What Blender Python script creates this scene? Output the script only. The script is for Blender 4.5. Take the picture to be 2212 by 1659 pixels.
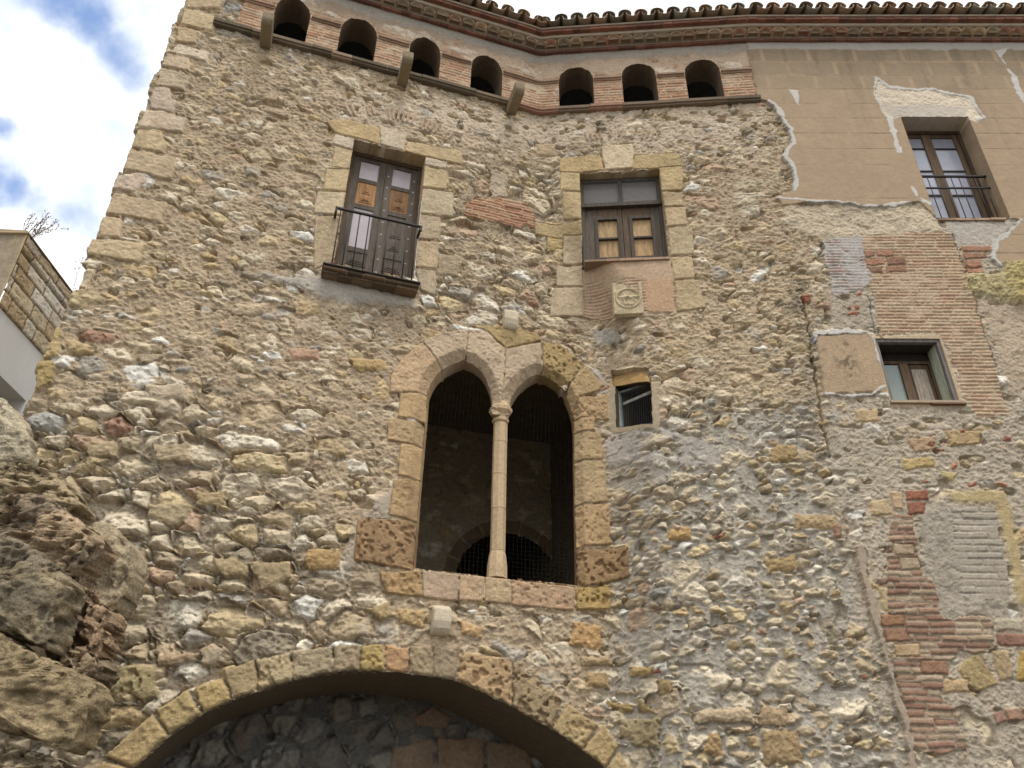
import bpy, math, random
import numpy as np
from math import radians, sin, cos, tan, pi, sqrt, atan2
for o in list(bpy.data.objects):
    bpy.data.objects.remove(o)
S = bpy.context.scene
COLL = S.collection
random.seed(7)
# ------------------------------------------------------------------ camera
FPX, CX, CY, EYE, D = 1725.0, 1106.0, 829.5, 1.6, 8.5      # focal length and centre for a 2212 px wide frame
zc = np.array([43, 2827.5, -FPX]); zc /= np.linalg.norm(zc)
yc = np.array([0, 0, -1.0]); yc = yc - (yc @ zc) * zc; yc /= np.linalg.norm(yc)
xc = np.cross(yc, zc)
RM = np.array([xc, yc, zc])
from mathutils import Matrix, Vector
cam_d = bpy.data.cameras.new('camera'); cam = bpy.data.objects.new('camera', cam_d); COLL.objects.link(cam)
cam_d.sensor_width = 36; cam_d.lens = 36 * FPX / 2212; cam_d.clip_end = 3000; cam_d.clip_start = 0.05
m4 = Matrix([list(RM[i]) + [0] for i in range(3)] + [[0, 0, 0, 1]]); m4.translation = Vector((0, 0, EYE))
cam.matrix_world = m4
S.camera = cam
def ray(px, py):
    return RM @ np.array([px - CX, CY - py, -FPX])
# ------------------------------------------------------------------ light
SUN_EL, SUN_AZ = 66, 155          # azimuth clockwise from +Y (the sun stands behind the camera)
w = bpy.data.worlds.new('World'); S.world = w; w.use_nodes = True
nt = w.node_tree; nt.nodes.clear()
def N(t, tree=None, **k):
    n = (tree or nt).nodes.new(t)
    for a, b in k.items(): setattr(n, a, b)
    return n
sky = N('ShaderNodeTexSky', sky_type='NISHITA', sun_disc=False, sun_elevation=radians(SUN_EL), sun_rotation=radians(SUN_AZ), air_density=1.0, dust_density=0.6, ozone_density=2.5)
tc = N('ShaderNodeTexCoord'); bg = N('ShaderNodeBackground'); out = N('ShaderNodeOutputWorld')
bg.inputs[1].default_value = 0.072
nz = N('ShaderNodeTexNoise'); nz.inputs['Scale'].default_value = 7.0; nz.inputs['Detail'].default_value = 10; nz.inputs['Roughness'].default_value = 0.6
nt.links.new(tc.outputs['Generated'], nz.inputs['Vector'])
acc = None
def mth(op, a, b=None, tree=None, clamp=False):
    T = tree or nt
    n = N('ShaderNodeMath', T, operation=op, use_clamp=clamp)
    for i, v in enumerate((a, b)):
        if v is None: continue
        if isinstance(v, (int, float)): n.inputs[i].default_value = v
        else: T.links.new(v, n.inputs[i])
    return n.outputs[0]
for px, py, rad, amt in ((150, -10, .06, .42), (200, 45, .05, .46), (245, 100, .045, .44), (292, 160, .032, .34), (3, 270, .03, .40), (-30, 380, .05, .40), (30, 408, .035, .40), (90, 432, .035, .40), (150, 455, .04, .42), (195, 480, .03, .36), (-120, 120, .08, .3), (380, 40, .02, .16)):
    v = ray(px, py); v = v / np.linalg.norm(v)
    dn = N('ShaderNodeVectorMath', operation='DISTANCE'); nt.links.new(tc.outputs['Generated'], dn.inputs[0]); dn.inputs[1].default_value = tuple(v)
    mr = N('ShaderNodeMapRange', interpolation_type='SMOOTHSTEP'); nt.links.new(dn.outputs['Value'], mr.inputs[0])
    mr.inputs[1].default_value = rad * 1.5; mr.inputs[2].default_value = 0; mr.inputs[3].default_value = 0; mr.inputs[4].default_value = amt
    acc = mr.outputs[0] if acc is None else mth('MAXIMUM', acc, mr.outputs[0])
blu = mth('ADD', nz.outputs[0], acc)
mrb = N('ShaderNodeMapRange', interpolation_type='SMOOTHSTEP'); nt.links.new(blu, mrb.inputs[0])
mrb.inputs[1].default_value = 0.60; mrb.inputs[2].default_value = 1.0
nz2 = N('ShaderNodeTexNoise'); nz2.inputs['Scale'].default_value = 9; nz2.inputs['Detail'].default_value = 6
nt.links.new(tc.outputs['Generated'], nz2.inputs['Vector'])
cr = N('ShaderNodeValToRGB'); nt.links.new(nz2.outputs[0], cr.inputs[0])
cr.color_ramp.elements[0].position = .3; cr.color_ramp.elements[0].color = (6.6, 7.4, 8.3, 1)
cr.color_ramp.elements[1].position = .62; cr.color_ramp.elements[1].color = (12.5, 12.5, 12.5, 1)
gain = N('ShaderNodeMix', data_type='RGBA', blend_type='MULTIPLY'); gain.inputs[0].default_value = 1
nt.links.new(sky.outputs[0], gain.inputs[6]); gain.inputs[7].default_value = (2.5, 2.3, 2.2, 1)
mx = N('ShaderNodeMix', data_type='RGBA'); nt.links.new(mrb.outputs[0], mx.inputs[0]); nt.links.new(cr.outputs[0], mx.inputs[6]); nt.links.new(gain.outputs[2], mx.inputs[7])
nt.links.new(mx.outputs[2], bg.inputs[0]); nt.links.new(bg.outputs[0], out.inputs[0])
sl = bpy.data.lights.new('sun', 'SUN'); sun = bpy.data.objects.new('sun', sl); COLL.objects.link(sun)
sl.energy = 1.5; sl.angle = radians(24); sl.color = (1, .95, .88)
sd_ = Vector((sin(radians(SUN_AZ)) * cos(radians(SUN_EL)), cos(radians(SUN_AZ)) * cos(radians(SUN_EL)), sin(radians(SUN_EL))))
sun.rotation_euler = sd_.to_track_quat('Z', 'Y').to_euler(); sun.location = (-10, -20, 30)
S.view_settings.view_transform = 'Standard'; S.view_settings.look = 'None'; S.view_settings.gamma = 1; S.view_settings.exposure = 0.82
S.cycles.max_bounces = 6; S.cycles.diffuse_bounces = 4
# ------------------------------------------------------------------ colours and noise
def lin(c, k=1.0):
    c = np.array(c, float) / 255
    c = np.where(c <= .04045, c / 12.92, ((c + .055) / 1.055) ** 2.4)
    return (c * .91 + .09 * (c @ np.array([.3, .6, .1]))) * k
f32 = np.float32
_rng = np.random.default_rng(11)
TAB = _rng.random((16, 512, 512)).astype(f32)
def vnoise(x, z, sc, seed=0):
    u = x / sc + seed * 17.3; v = z / sc + seed * 9.7
    iu = np.floor(u).astype(np.int32); iv = np.floor(v).astype(np.int32)
    fu = (u - iu).astype(f32); fv = (v - iv).astype(f32)
    fu = fu * fu * (3 - 2 * fu); fv = fv * fv * (3 - 2 * fv)
    T = TAB[seed % 16]; a = iu & 511; b = iv & 511; a1 = (a + 1) & 511; b1 = (b + 1) & 511
    return (T[a, b] * (1 - fu) + T[a1, b] * fu) * (1 - fv) + (T[a, b1] * (1 - fu) + T[a1, b1] * fu) * fv
def fbm(x, z, sc, seed=0, octv=4, gain=.5):
    s = 0; a = 1; t = 0
    for i in range(octv):
        s = s + a * (vnoise(x, z, sc / 2 ** i, seed + i * 3) - .5) * 2; t += a; a *= gain
    return s / t
def sst(a, b, x):
    t = np.clip((x - a) / (b - a), 0, 1); return t * t * (3 - 2 * t)
# ------------------------------------------------------------------ plan of the facade
AL, AM, AR = radians(17.5), radians(-5), radians(-1)
_r = ray(1165, 240); CXX = _r[0] * D / _r[1]
SXX = 3.72
def base(x, z):
    x = np.asarray(x, float); z = np.asarray(z, float)
    yl = D + (x - CXX) * tan(AL); ym = D + (x - CXX) * tan(AM)
    sh = .70 * sst(10.6, 7.6, z)
    k = sst(CXX + sh - .25 * (1 - sst(10.6, 7.6, z)), CXX + sh + .25 + .4 * sst(10.6, 7.6, z), x)
    y = yl * (1 - k) + ym * k
    yr = D + (SXX - CXX) * tan(AM) + (x - SXX) * tan(AR)
    return np.where(x > SXX, yr, y)
def Q(px, py, off=0.0):
    r = ray(px, py); y = D
    for _ in range(40):
        x = r[0] * y / r[1]; z = r[2] * y / r[1] + EYE
        y = .3 * y + .7 * (float(base(x, z)) - off)
    return (x, z)
def QP(pts, off=0.0):
    return [Q(a, b, off) for a, b in pts]
# ------------------------------------------------------------------ materials
MATS = {}
def mat(name, rough=.9, noise=None, bump=None, col=None, vcol=True, metal=0, spec=.3, grain=None):
    if name in MATS: return MATS[name]
    m = bpy.data.materials.new(name); m.use_nodes = True; T = m.node_tree
    b = T.nodes['Principled BSDF']; b.inputs['Roughness'].default_value = rough; b.inputs['Metallic'].default_value = metal
    b.inputs['Specular IOR Level'].default_value = spec
    c = N('ShaderNodeTexCoord', T)
    if vcol:
        a = N('ShaderNodeAttribute', T, attribute_name='Col'); src = a.outputs['Color']
    else:
        a = N('ShaderNodeRGB', T); a.outputs[0].default_value = tuple(col) + (1,); src = a.outputs[0]
    vec = c.outputs['Object']
    if grain:
        mp = N('ShaderNodeMapping', T); mp.inputs['Scale'].default_value = grain; T.links.new(vec, mp.inputs[0]); vec = mp.outputs[0]
    if noise:
        for sc, amt in noise:
            n = N('ShaderNodeTexNoise', T); n.inputs['Scale'].default_value = sc; n.inputs['Detail'].default_value = 5; n.inputs['Roughness'].default_value = .65
            T.links.new(vec, n.inputs['Vector'])
            r = N('ShaderNodeMapRange', T); T.links.new(n.outputs[0], r.inputs[0]); r.inputs[1].default_value = .25; r.inputs[2].default_value = .75
            r.inputs[3].default_value = 1 - amt; r.inputs[4].default_value = 1 + amt
            mm = N('ShaderNodeMix', T, data_type='RGBA', blend_type='MULTIPLY'); mm.inputs[0].default_value = 1
            T.links.new(src, mm.inputs[6]); T.links.new(r.outputs[0], mm.inputs[7]); src = mm.outputs[2]
    T.links.new(src, b.inputs['Base Color'])
    if bump:
        sc, st, dist = bump
        n = N('ShaderNodeTexNoise', T); n.inputs['Scale'].default_value = sc; n.inputs['Detail'].default_value = 6; n.inputs['Roughness'].default_value = .7
        T.links.new(vec, n.inputs['Vector'])
        bp = N('ShaderNodeBump', T); bp.inputs['Strength'].default_value = st; bp.inputs['Distance'].default_value = dist
        T.links.new(n.outputs[0], bp.inputs['Height']); T.links.new(bp.outputs[0], b.inputs['Normal'])
    MATS[name] = m
    return m
M_STONE = mat('weathered masonry', .92, [(24, .20), (80, .24)], (62, .8, .022))
M_PLAST = mat('lime plaster', .92, [(14, .07), (70, .06)], (90, .35, .006))
M_TILE = mat('fired clay', .9, [(18, .18), (70, .15)], (60, .5, .01))
M_DARK = mat('dark interior plaster', .95, [(6, .3), (25, .2)], (20, .5, .03))  # dark colours stand in for the shade of rooms behind the openings
M_WOOD = mat('weathered wood', .8, [(5, .45), (30, .45)], (18, .5, .008), grain=(4, 4, .35))
M_IRON = mat('rusty iron', .7, [(30, .3)], (80, .3, .004), col=(.028, .022, .02), vcol=False, spec=.4)
M_NET = mat('bird netting', .8, None, None, col=(.05, .047, .04), vcol=False)
M_MESH = mat('galvanised wire', .6, None, None, col=(.22, .21, .2), vcol=False, metal=.3)
M_PANE = mat('tinted pane', .18, [(3, .10), (9, .05)], None, spec=.5)  # tint per window; the tall window's holds a painted sky reflection
M_STUD = mat('zinc stud', .4, None, None, col=(.55, .55, .55), vcol=False, metal=.4)
M_WHITE = mat('white render', .9, [(3, .05), (30, .04)], (60, .25, .006))
M_ROCK = mat('tufa boulder', .95, [(9, .25), (30, .3), (100, .3)], (42, 1.0, .05))
M_STEM = mat('dry stems', .9, [(30, .2)], None, col=(.24, .17, .12), vcol=False)
M_GROUND = mat('worn paving', .9, [(1.5, .15), (20, .2)], (30, .5, .01), col=(.11, .10, .085), vcol=False)
T_ = M_ROCK.node_tree; b_ = T_.nodes['Principled BSDF']; vo = N('ShaderNodeTexVoronoi', T_); vo.inputs['Scale'].default_value = 26
c_ = N('ShaderNodeTexCoord', T_); T_.links.new(c_.outputs['Object'], vo.inputs['Vector'])
mr_ = N('ShaderNodeMapRange', T_); T_.links.new(vo.outputs['Distance'], mr_.inputs[0]); mr_.inputs[1].default_value = .1; mr_.inputs[2].default_value = .4
bp_ = N('ShaderNodeBump', T_); bp_.inputs['Strength'].default_value = .5; bp_.inputs['Distance'].default_value = .02
T_.links.new(mr_.outputs[0], bp_.inputs['Height']); T_.links.new(b_.inputs['Normal'].links[0].from_socket, bp_.inputs['Normal']); T_.links.new(bp_.outputs[0], b_.inputs['Normal'])
# ------------------------------------------------------------------ mesh helpers
def mesh_np(name, V, F, C, m, parent=None, smooth=True):
    """V (n,3), F (k,4) quads or (k,3), C (n,3)"""
    me = bpy.data.meshes.new(name); n = len(V); k = len(F); q = F.shape[1]
    me.vertices.add(n); me.vertices.foreach_set('co', np.ascontiguousarray(V, dtype=f32).ravel())
    me.loops.add(k * q); me.loops.foreach_set('vertex_index', np.ascontiguousarray(F, dtype=np.int32).ravel())
    me.polygons.add(k); me.polygons.foreach_set('loop_start', np.arange(0, k * q, q, dtype=np.int32))
    me.polygons.foreach_set('use_smooth', np.full(k, smooth))
    if C is not None:
        a = me.attributes.new('Col', 'FLOAT_COLOR', 'POINT')
        a.data.foreach_set('color', np.concatenate([C, np.ones((n, 1))], 1).astype(f32).ravel())
    me.update(calc_edges=True); me.validate()
    me.materials.append(m)
    o = bpy.data.objects.new(name, me); COLL.objects.link(o)
    if parent: o.parent = parent
    return o
class MB:
    def __init__(s): s.v = []; s.f = []; s.c = []; s.sm = []
    def add(s, vs, fs, c, smooth=False):
        b = len(s.v); s.v += [tuple(p) for p in vs]
        s.c += [tuple(c)] * len(vs) if np.ndim(c) == 1 else [tuple(q) for q in c]
        for f in fs: s.f.append(tuple(i + b for i in f)); s.sm.append(smooth)
    def hexa(s, P, c):
        """8 corners: bottom ring 0-3, top ring 4-7"""
        s.add(P, [(0, 3, 2, 1), (4, 5, 6, 7), (0, 1, 5, 4), (1, 2, 6, 5), (2, 3, 7, 6), (3, 0, 4, 7)], c)
    def tube(s, pts, r, c, n=6, taper=1.0):
        pts = [np.array(p, float) for p in pts]; rings = []
        for i, p in enumerate(pts):
            d = pts[min(i + 1, len(pts) - 1)] - pts[max(i - 1, 0)]; d /= np.linalg.norm(d) + 1e-9
            u = np.cross(d, (0, 0, 1.)) if abs(d[2]) < .9 else np.cross(d, (0, 1., 0)); u /= np.linalg.norm(u); v = np.cross(d, u)
            rr = r * (1 + (taper - 1) * i / max(1, len(pts) - 1))
            rings.append([p + rr * (cos(2 * pi * k / n) * u + sin(2 * pi * k / n) * v) for k in range(n)])
        vs = [q for R in rings for q in R]; fs = []
        for i in range(len(pts) - 1):
            for k in range(n): fs.append((i * n + k, i * n + (k + 1) % n, (i + 1) * n + (k + 1) % n, (i + 1) * n + k))
        fs.append(tuple(range(n))[::-1]); fs.append(tuple((len(pts) - 1) * n + k for k in range(n)))
        s.add(vs, fs, c, n > 4)
    def build(s, name, m, parent=None):
        me = bpy.data.meshes.new(name); me.from_pydata([tuple(map(float, p)) for p in s.v], [], s.f); me.update()
        me.polygons.foreach_set('use_smooth', s.sm)
        a = me.attributes.new('Col', 'FLOAT_COLOR', 'POINT')
        a.data.foreach_set('color', np.array([tuple(c) + (1,) for c in s.c], dtype=f32).ravel())
        me.materials.append(m)
        o = bpy.data.objects.new(name, me); COLL.objects.link(o)
        if parent: o.parent = parent
        return o
def thing(name, label, cat, loc=(0, 0, 0), group=None):
    o = bpy.data.objects.new(name, None); COLL.objects.link(o); o.location = loc; o['label'] = label; o['category'] = cat
    if group: o['group'] = group
    o.empty_display_size = .3
    bpy.context.view_layer.update()
    return o
class Fr:
    """frame on a facade plane: s along it, z up, d outwards"""
    def __init__(f, ang, x0, y0):
        f.e = np.array([cos(ang), sin(ang), 0]); f.n = np.array([sin(ang), -cos(ang), 0]); f.o = np.array([x0, y0, 0]); f.a = ang
    def P(f, s, z, d=0): return f.o + f.e * s + f.n * d + np.array([0, 0, z])
    def px(f, px, py, d=0):
        r = ray(px, py); o = f.o + f.n * d; t = (f.n @ o) / (f.n @ r)
        p = r * t - f.o
        return (p @ f.e, r[2] * t + EYE)
    def box(f, mb, s0, s1, z0, z1, d0, d1, c):
        mb.hexa([f.P(s0, z0, d1), f.P(s1, z0, d1), f.P(s1, z0, d0), f.P(s0, z0, d0), f.P(s0, z1, d1), f.P(s1, z1, d1), f.P(s1, z1, d0), f.P(s0, z1, d0)], c)
FL = Fr(AL, CXX, D); FM = Fr(AM, CXX, D); FR = Fr(AR, SXX, float(base(SXX + .001, 12)))
# ------------------------------------------------------------------ masonry sheets
def hashc(a, b, k): return TAB[k % 16][a & 511, b & 511]
def vor(x, z, cw, ch, seed, jx=.40, jz=.34):
    ax = cw / ch * .85
    rv = np.floor(z / ch).astype(np.int32)
    b1 = np.full(x.shape, 1e9, f32); b2 = b1.copy()
    p1x = np.zeros(x.shape, f32); p1z = p1x.copy(); p2x = p1x.copy(); p2z = p1x.copy(); ia = np.zeros(x.shape, np.int32); ib = ia.copy()
    for dv in (-1, 0, 1):
        row = rv + dv; off = .5 * (row & 1); cu = np.floor(x / cw + off).astype(np.int32)
        for du in (-1, 0, 1):
            c = cu + du
            qx = (c + .5 - off + (hashc(c, row, seed) - .5) * 2 * jx) * cw; qz = (row + .5 + (hashc(c, row, seed + 1) - .5) * 2 * jz) * ch
            d = ((x - qx) / ax) ** 2 + (z - qz) ** 2
            l1 = d < b1; l2 = (~l1) & (d < b2)
            b2 = np.where(l1, b1, np.where(l2, d, b2)); p2x = np.where(l1, p1x, np.where(l2, qx, p2x)); p2z = np.where(l1, p1z, np.where(l2, qz, p2z))
            b1 = np.where(l1, d, b1); p1x = np.where(l1, qx, p1x); p1z = np.where(l1, qz, p1z); ia = np.where(l1, c, ia); ib = np.where(l1, row, ib)
    dd = (b2 - b1) / (2 * np.sqrt(((p2x - p1x) / ax) ** 2 + (p2z - p1z) ** 2) + 1e-6)
    return dd.astype(f32), ia, ib, p1x, p1z
PAL = [((204, 186, 154), 22), ((190, 168, 134), 16), ((200, 178, 136), 12), ((178, 159, 130), 10), ((212, 196, 168), 18), ((222, 210, 188), 8), ((178, 168, 152), 5), ((190, 164, 120), 7), ((190, 160, 130), 5), ((230, 224, 210), 4), ((168, 130, 106), .5), ((150, 136, 114), 4), ((160, 156, 146), 1.5)]
PALC = np.array([lin(c) for c, _ in PAL]); PALW = np.cumsum([q for _, q in PAL]) / sum(q for _, q in PAL)
def pick(r): return PALC[np.clip(np.searchsorted(PALW, r), 0, len(PALC) - 1)]
class Sheet:
    def __init__(s, xs, zs):
        s.X, s.Z = [a.astype(f32) for a in np.meshgrid(xs, zs)]
        s.xs, s.zs = xs, zs; sh = s.X.shape
        s.H = np.zeros(sh, f32); s.C = np.zeros(sh + (3,), f32); s.L = np.zeros(sh, np.int8)
        s.wx = fbm(s.X, s.Z, .14, 1, 4, .6); s.wz = fbm(s.X, s.Z, .14, 2, 4, .6)
        s.n1 = fbm(s.X, s.Z, .9, 4, 4); s.n2 = fbm(s.X, s.Z, .10, 5, 4, .62); s.n3 = fbm(s.X, s.Z, .035, 6, 3, .7); s.n4 = fbm(s.X, s.Z, .33, 7, 4, .55)
        pn = vnoise(s.X, s.Z, .032, 8); pn2 = vnoise(s.X, s.Z, .06, 9)
        s.pit = sst(.60, .84, pn * .65 + pn2 * .5)
        s.ux = fbm(s.X, s.Z, .26, 10, 3, .45); s.uz = fbm(s.X, s.Z, .26, 11, 3, .45)
    def rubble(s, layers, mort, mcol, rough=.012, grit=.006, smear=.3, cavity=1.0):
        """layers: (cw, ch, exists, height, spread, edge) from the largest stones to the smallest; maps or numbers"""
        _d, fa, fb, fx, fz = vor(s.X + .012 * s.n3, s.Z + .012 * s.wz, .075, .042, 6, .45, .42)
        chip = (hashc(fa, fb, 1) - .5) * .014 + (hashc(fa, fb, 2) - .5) * .45 * (s.X - fx) + (hashc(fa, fb, 3) - .62) * .55 * (s.Z - fz)
        chv = hashc(fa, fb, 4) - .5
        X, Z = s.X, s.Z; cov = np.zeros(X.shape, bool); best = np.full(X.shape, -1, f32); col = np.zeros(X.shape + (3,), f32)
        for k, (cw, ch, ex, hm, hv, ed) in enumerate(layers):
            d, ia, ib, qx, qz = vor(X + s.ux * cw * .20 + s.n3 * .004, Z + s.uz * ch * .26 + s.n3 * .004, cw, ch, 2 + 3 * k)
            r = [hashc(ia, ib, 3 + 5 * k + j) for j in range(8)]
            on = (r[0] < ex) & ~cov
            gap = .003 + .009 * r[5] * (ch / .12)
            t = np.clip((d - gap) / ed, 0, 1)
            pr = np.sqrt(1 - (1 - t) ** 2)
            ex_, ez_ = X - qx, Z - qz
            pl = np.minimum(np.minimum((r[2] - .5) * .5 * ex_ + (r[3] - .62) * .5 * ez_, (r[6] - .3) * .7 * ex_ + .012 * r[7]), (r[3] - .8) * .8 * ez_ + .014 * r[2])
            fac = np.abs(vnoise(X + 31 * r[1], Z + 17 * r[2], ch * .45, 3 + k) - .5) * 2
            hs = hm + hv * (r[1] * 2 - 1) + pl + chip * .8 - .014 * fac * (ch / .12) + .010 * s.n2 + .010 * s.n3 - .014 * s.pit * (r[7] > .55)
            h = np.where(on, hs * pr - (1 - pr) * .07, -1)
            up = h > best
            base_c = pick(r[4].ravel()).reshape(X.shape + (3,)) if True else 0
            v = 1 + .22 * s.n2 + .20 * s.n3 + .24 * (r[5] - .5) + .14 * chv
            c = base_c * v[..., None]
            warm = (s.n4 * .5 + .5) * .25
            c = c * (1 + warm[..., None] * np.array([.0, -.02, -.07]))
            best = np.where(up, h, best); col = np.where(up[..., None], c, col)
            cov |= on & (d > gap * .6)
        rdg = 1 - np.abs(fbm(s.X * .5, s.Z, .07, 12, 3, .6)) * 2.2
        m = mort + chip * rough * 36 + rough * (s.n4 * .9 + s.n2 * .7 + .55 * rdg) + grit * s.n3 * 2.6 - .08 * sst(.68, .82, vnoise(s.X * .7, s.Z, .10, 13)) * cavity
        mc = mcol * (1 + .10 * s.n1 + .14 * s.n2 + .16 * s.n3 + .10 * chv)[..., None]
        st = best > m
        sm = np.clip(sst(-.05, .5, s.n4 * .7 + s.n2 * .5) * smear, 0, .8)
        sm = np.maximum(sm, (1 - sst(0, .02, best - m)) * .5)
        s.H = (np.where(st, best, m) * 1.12).astype(f32)
        s.C = np.where(st[..., None], col * (1 - sm[..., None]) + mc * sm[..., None], mc).astype(f32)
    # ---- painting of single stones, patches and strokes (all in wall metres)
    def _sub(s, pts, pad):
        a = np.array(pts); i0 = np.searchsorted(s.xs, a[:, 0].min() - pad); i1 = np.searchsorted(s.xs, a[:, 0].max() + pad)
        j0 = np.searchsorted(s.zs, a[:, 1].min() - pad); j1 = np.searchsorted(s.zs, a[:, 1].max() + pad)
        return slice(j0, j1), slice(i0, i1)
    @staticmethod
    def sdist(x, z, pts, closed=True):
        ins = np.zeros(x.shape, bool); dm = np.full(x.shape, 1e9, f32); n = len(pts)
        for i in range(n if closed else n - 1):
            (x0, z0), (x1, z1) = pts[i], pts[(i + 1) % n]
            ex, ez = x1 - x0, z1 - z0; L = ex * ex + ez * ez + 1e-12
            t = np.clip(((x - x0) * ex + (z - z0) * ez) / L, 0, 1)
            dm = np.minimum(dm, (x - x0 - t * ex) ** 2 + (z - z0 - t * ez) ** 2)
            if closed:
                c = ((z0 > z) != (z1 > z))
                xi = x0 + (z - z0) / (ez if abs(ez) > 1e-9 else 1e-9) * ex
                ins ^= c & (x < xi)
        dm = np.sqrt(dm)
        return np.where(ins, dm, -dm) if closed else dm
    def block(s, pts, col, h=.014, only=None, lab=None, por=0, rough=.004, warp=.010, edge=.02, joint=.010, jcol=None, tilt=0):
        sl = s._sub(pts, .08); x, z = s.X[sl], s.Z[sl]
        if x.size == 0: return
        sd = s.sdist(x + s.wx[sl] * warp, z + s.wz[sl] * warp, pts)
        m = sd > joint
        if only is not None: m = m & np.isin(s.L[sl], only)
        rr = random.random(); cz = np.mean([p[1] for p in pts])
        hh = h + rough * (s.n2[sl] * 1.6 + s.n3[sl] * 1.6) - por * .022 * s.pit[sl] - .016 * (1 - sst(joint, joint + edge, sd)) + tilt * (z - cz)
        c = lin(col) * (1 + .16 * s.n4[sl] + .18 * s.n2[sl] + .16 * s.n3[sl] + .14 * (rr - .5))[..., None] * (1 - (.13 * por * s.pit[sl])[..., None] * np.array([.8, 1, 1.1]))
        tone = sst(.1, .8, fbm(x, z, .22, int(rr * 12), 3)) [..., None]
        c = c * (1 - .20 * tone * np.array([.75, .9, 1.0]))
        jm = (sd > -.004) & ~m
        s.H[sl] = np.where(m, hh, np.where(jm, np.minimum(s.H[sl], h - .02), s.H[sl]))
        s.C[sl] = np.where(m[..., None], c, np.where(jm[..., None] & (jcol is not None), lin(jcol if jcol else (150, 130, 105)), s.C[sl]))
        if lab is not None: s.L[sl] = np.where(sd > -.004, lab, s.L[sl])
    def patch(s, pts, col, h=0.0, lab=None, warp=.035, soft=.02, rough=.003, var=.10, keep=0.0, smear=None):
        sl = s._sub(pts, .15); x, z = s.X[sl], s.Z[sl]
        if x.size == 0: return
        sd = s.sdist(x + s.wx[sl] * warp, z + s.wz[sl] * warp, pts)
        k = sst(-soft, soft, sd)
        if smear is not None: k = k * sst(smear, smear + .35, s.n4[sl] * .6 + s.n2[sl] * .6 + .35)
        k = k * (1 - keep)
        hh = h + rough * (s.n4[sl] + s.n2[sl] + .7 * s.n3[sl])
        c = lin(col) * (1 + var * (.8 * s.n1[sl] + .5 * s.n4[sl] + .5 * s.n2[sl] + .4 * s.n3[sl]))[..., None]
        s.H[sl] = s.H[sl] * (1 - k) + hh * k; s.C[sl] = s.C[sl] * (1 - k[..., None]) + c * k[..., None]
        if lab is not None: s.L[sl] = np.where(sd > 0, lab, s.L[sl])
    def stroke(s, pts, wd, col, h=.012, lab=None, warp=.03, var=.08):
        sl = s._sub(pts, wd + .12); x, z = s.X[sl], s.Z[sl]
        if x.size == 0: return
        d = s.sdist(x + s.wx[sl] * warp, z + s.wz[sl] * warp, pts, False)
        wv = wd * (.62 + .75 * s.n4[sl] + .45 * s.n2[sl] + .2 * s.n3[sl])
        k = 1 - sst(-.006, .010, d - wv)
        c = lin(col) * (1 + var * (s.n2[sl] + s.n3[sl]))[..., None]
        s.H[sl] = np.where(k > .3, s.H[sl] * (1 - k) + (h + .004 * s.n2[sl] + .002 * s.n3[sl]) * k, s.H[sl]); s.C[sl] = s.C[sl] * (1 - k[..., None]) + c * k[..., None]
    def crack(s, pts, wd=.008, dep=.03, dark=None):
        sl = s._sub(pts, .1); x, z = s.X[sl], s.Z[sl]
        d = s.sdist(x + s.wx[sl] * .05, z + s.wz[sl] * .05, pts, False)
        s.H[sl] -= dep * (1 - sst(wd * .6, wd * 1.3, d * (1 + .6 * s.n2[sl])))
    def bricks(s, pts, ch, bl, cols, jcol, h=.012, hv=.006, joint=.009, lab=None, miss=-9., warp=.02, wav=.012, slope=0.0, rnd=1.0, mcov=None):
        sl = s._sub(pts, .1); x, z = s.X[sl], s.Z[sl]
        if x.size == 0: return
        sd = s.sdist(x + s.wx[sl] * warp, z + s.wz[sl] * warp, pts)
        zz = z + wav * s.n4[sl] + .25 * wav * s.n2[sl] - slope * x; row = np.floor(zz / ch).astype(np.int32); fz = (zz / ch - row) * ch
        u = x / bl + hashc(row, row * 3 + 7, 5); cu = np.floor(u).astype(np.int32); fx = (u - cu) * bl
        big = hashc(cu, row, 6)
        d = np.minimum(np.minimum(fz, ch - fz), np.minimum(fx, bl - fx)) + .003 * s.n2[sl] + .002 * s.n3[sl]
        br = (d > joint * .5)
        cc = np.array([lin(q) for q in cols]); ci = cc[(hashc(cu, row, 9) * len(cols)).astype(int) % len(cols)] * (1 + .2 * (hashc(cu, row, 10) - .5) * rnd + .12 * s.n2[sl] + .1 * s.n3[sl])[..., None]
        hb = h + hv * (big * 2 - 1) - .012 * (1 - sst(joint * .5, joint * .5 + .012, d)) + .003 * s.n3[sl]
        jm = h - .010 + .004 * s.n2[sl] + .004 * s.n3[sl]
        if mcov is not None:
            cv = sst(mcov - .25, mcov + .25, s.n4[sl] * .8 + s.n2[sl] * .4 + (hashc(cu, row, 11) - .5) * .5)
        else: cv = 0 * x
        k = (sd > 0)
        if miss > -5: k = k & (s.n4[sl] * .8 + s.n2[sl] * .5 > miss)
        jc = lin(jcol) * (1 + .10 * s.n2[sl] + .08 * s.n3[sl])[..., None]
        cfin = np.where(br[..., None], ci * (1 - cv[..., None]) + jc * cv[..., None], jc)
        hfin = np.where(br, hb * (1 - .7 * cv) + (h + .003) * .7 * cv, jm * (1 - cv) + h * cv)
        s.H[sl] = np.where(k, hfin, s.H[sl]); s.C[sl] = np.where(k[..., None], cfin, s.C[sl])
        if lab is not None: s.L[sl] = np.where(sd > 0, lab, s.L[sl])
    def sample(s, x, z):
        i = np.clip(np.searchsorted(s.xs, x), 0, len(s.xs) - 1); j = np.clip(np.searchsorted(s.zs, z), 0, len(s.zs) - 1)
        return float(s.H[j, i]), s.C[j, i]
    def faces(s, hole=None):
        nz_, nx_ = s.X.shape; idx = np.arange(nz_ * nx_).reshape(nz_, nx_)
        return idx
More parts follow.
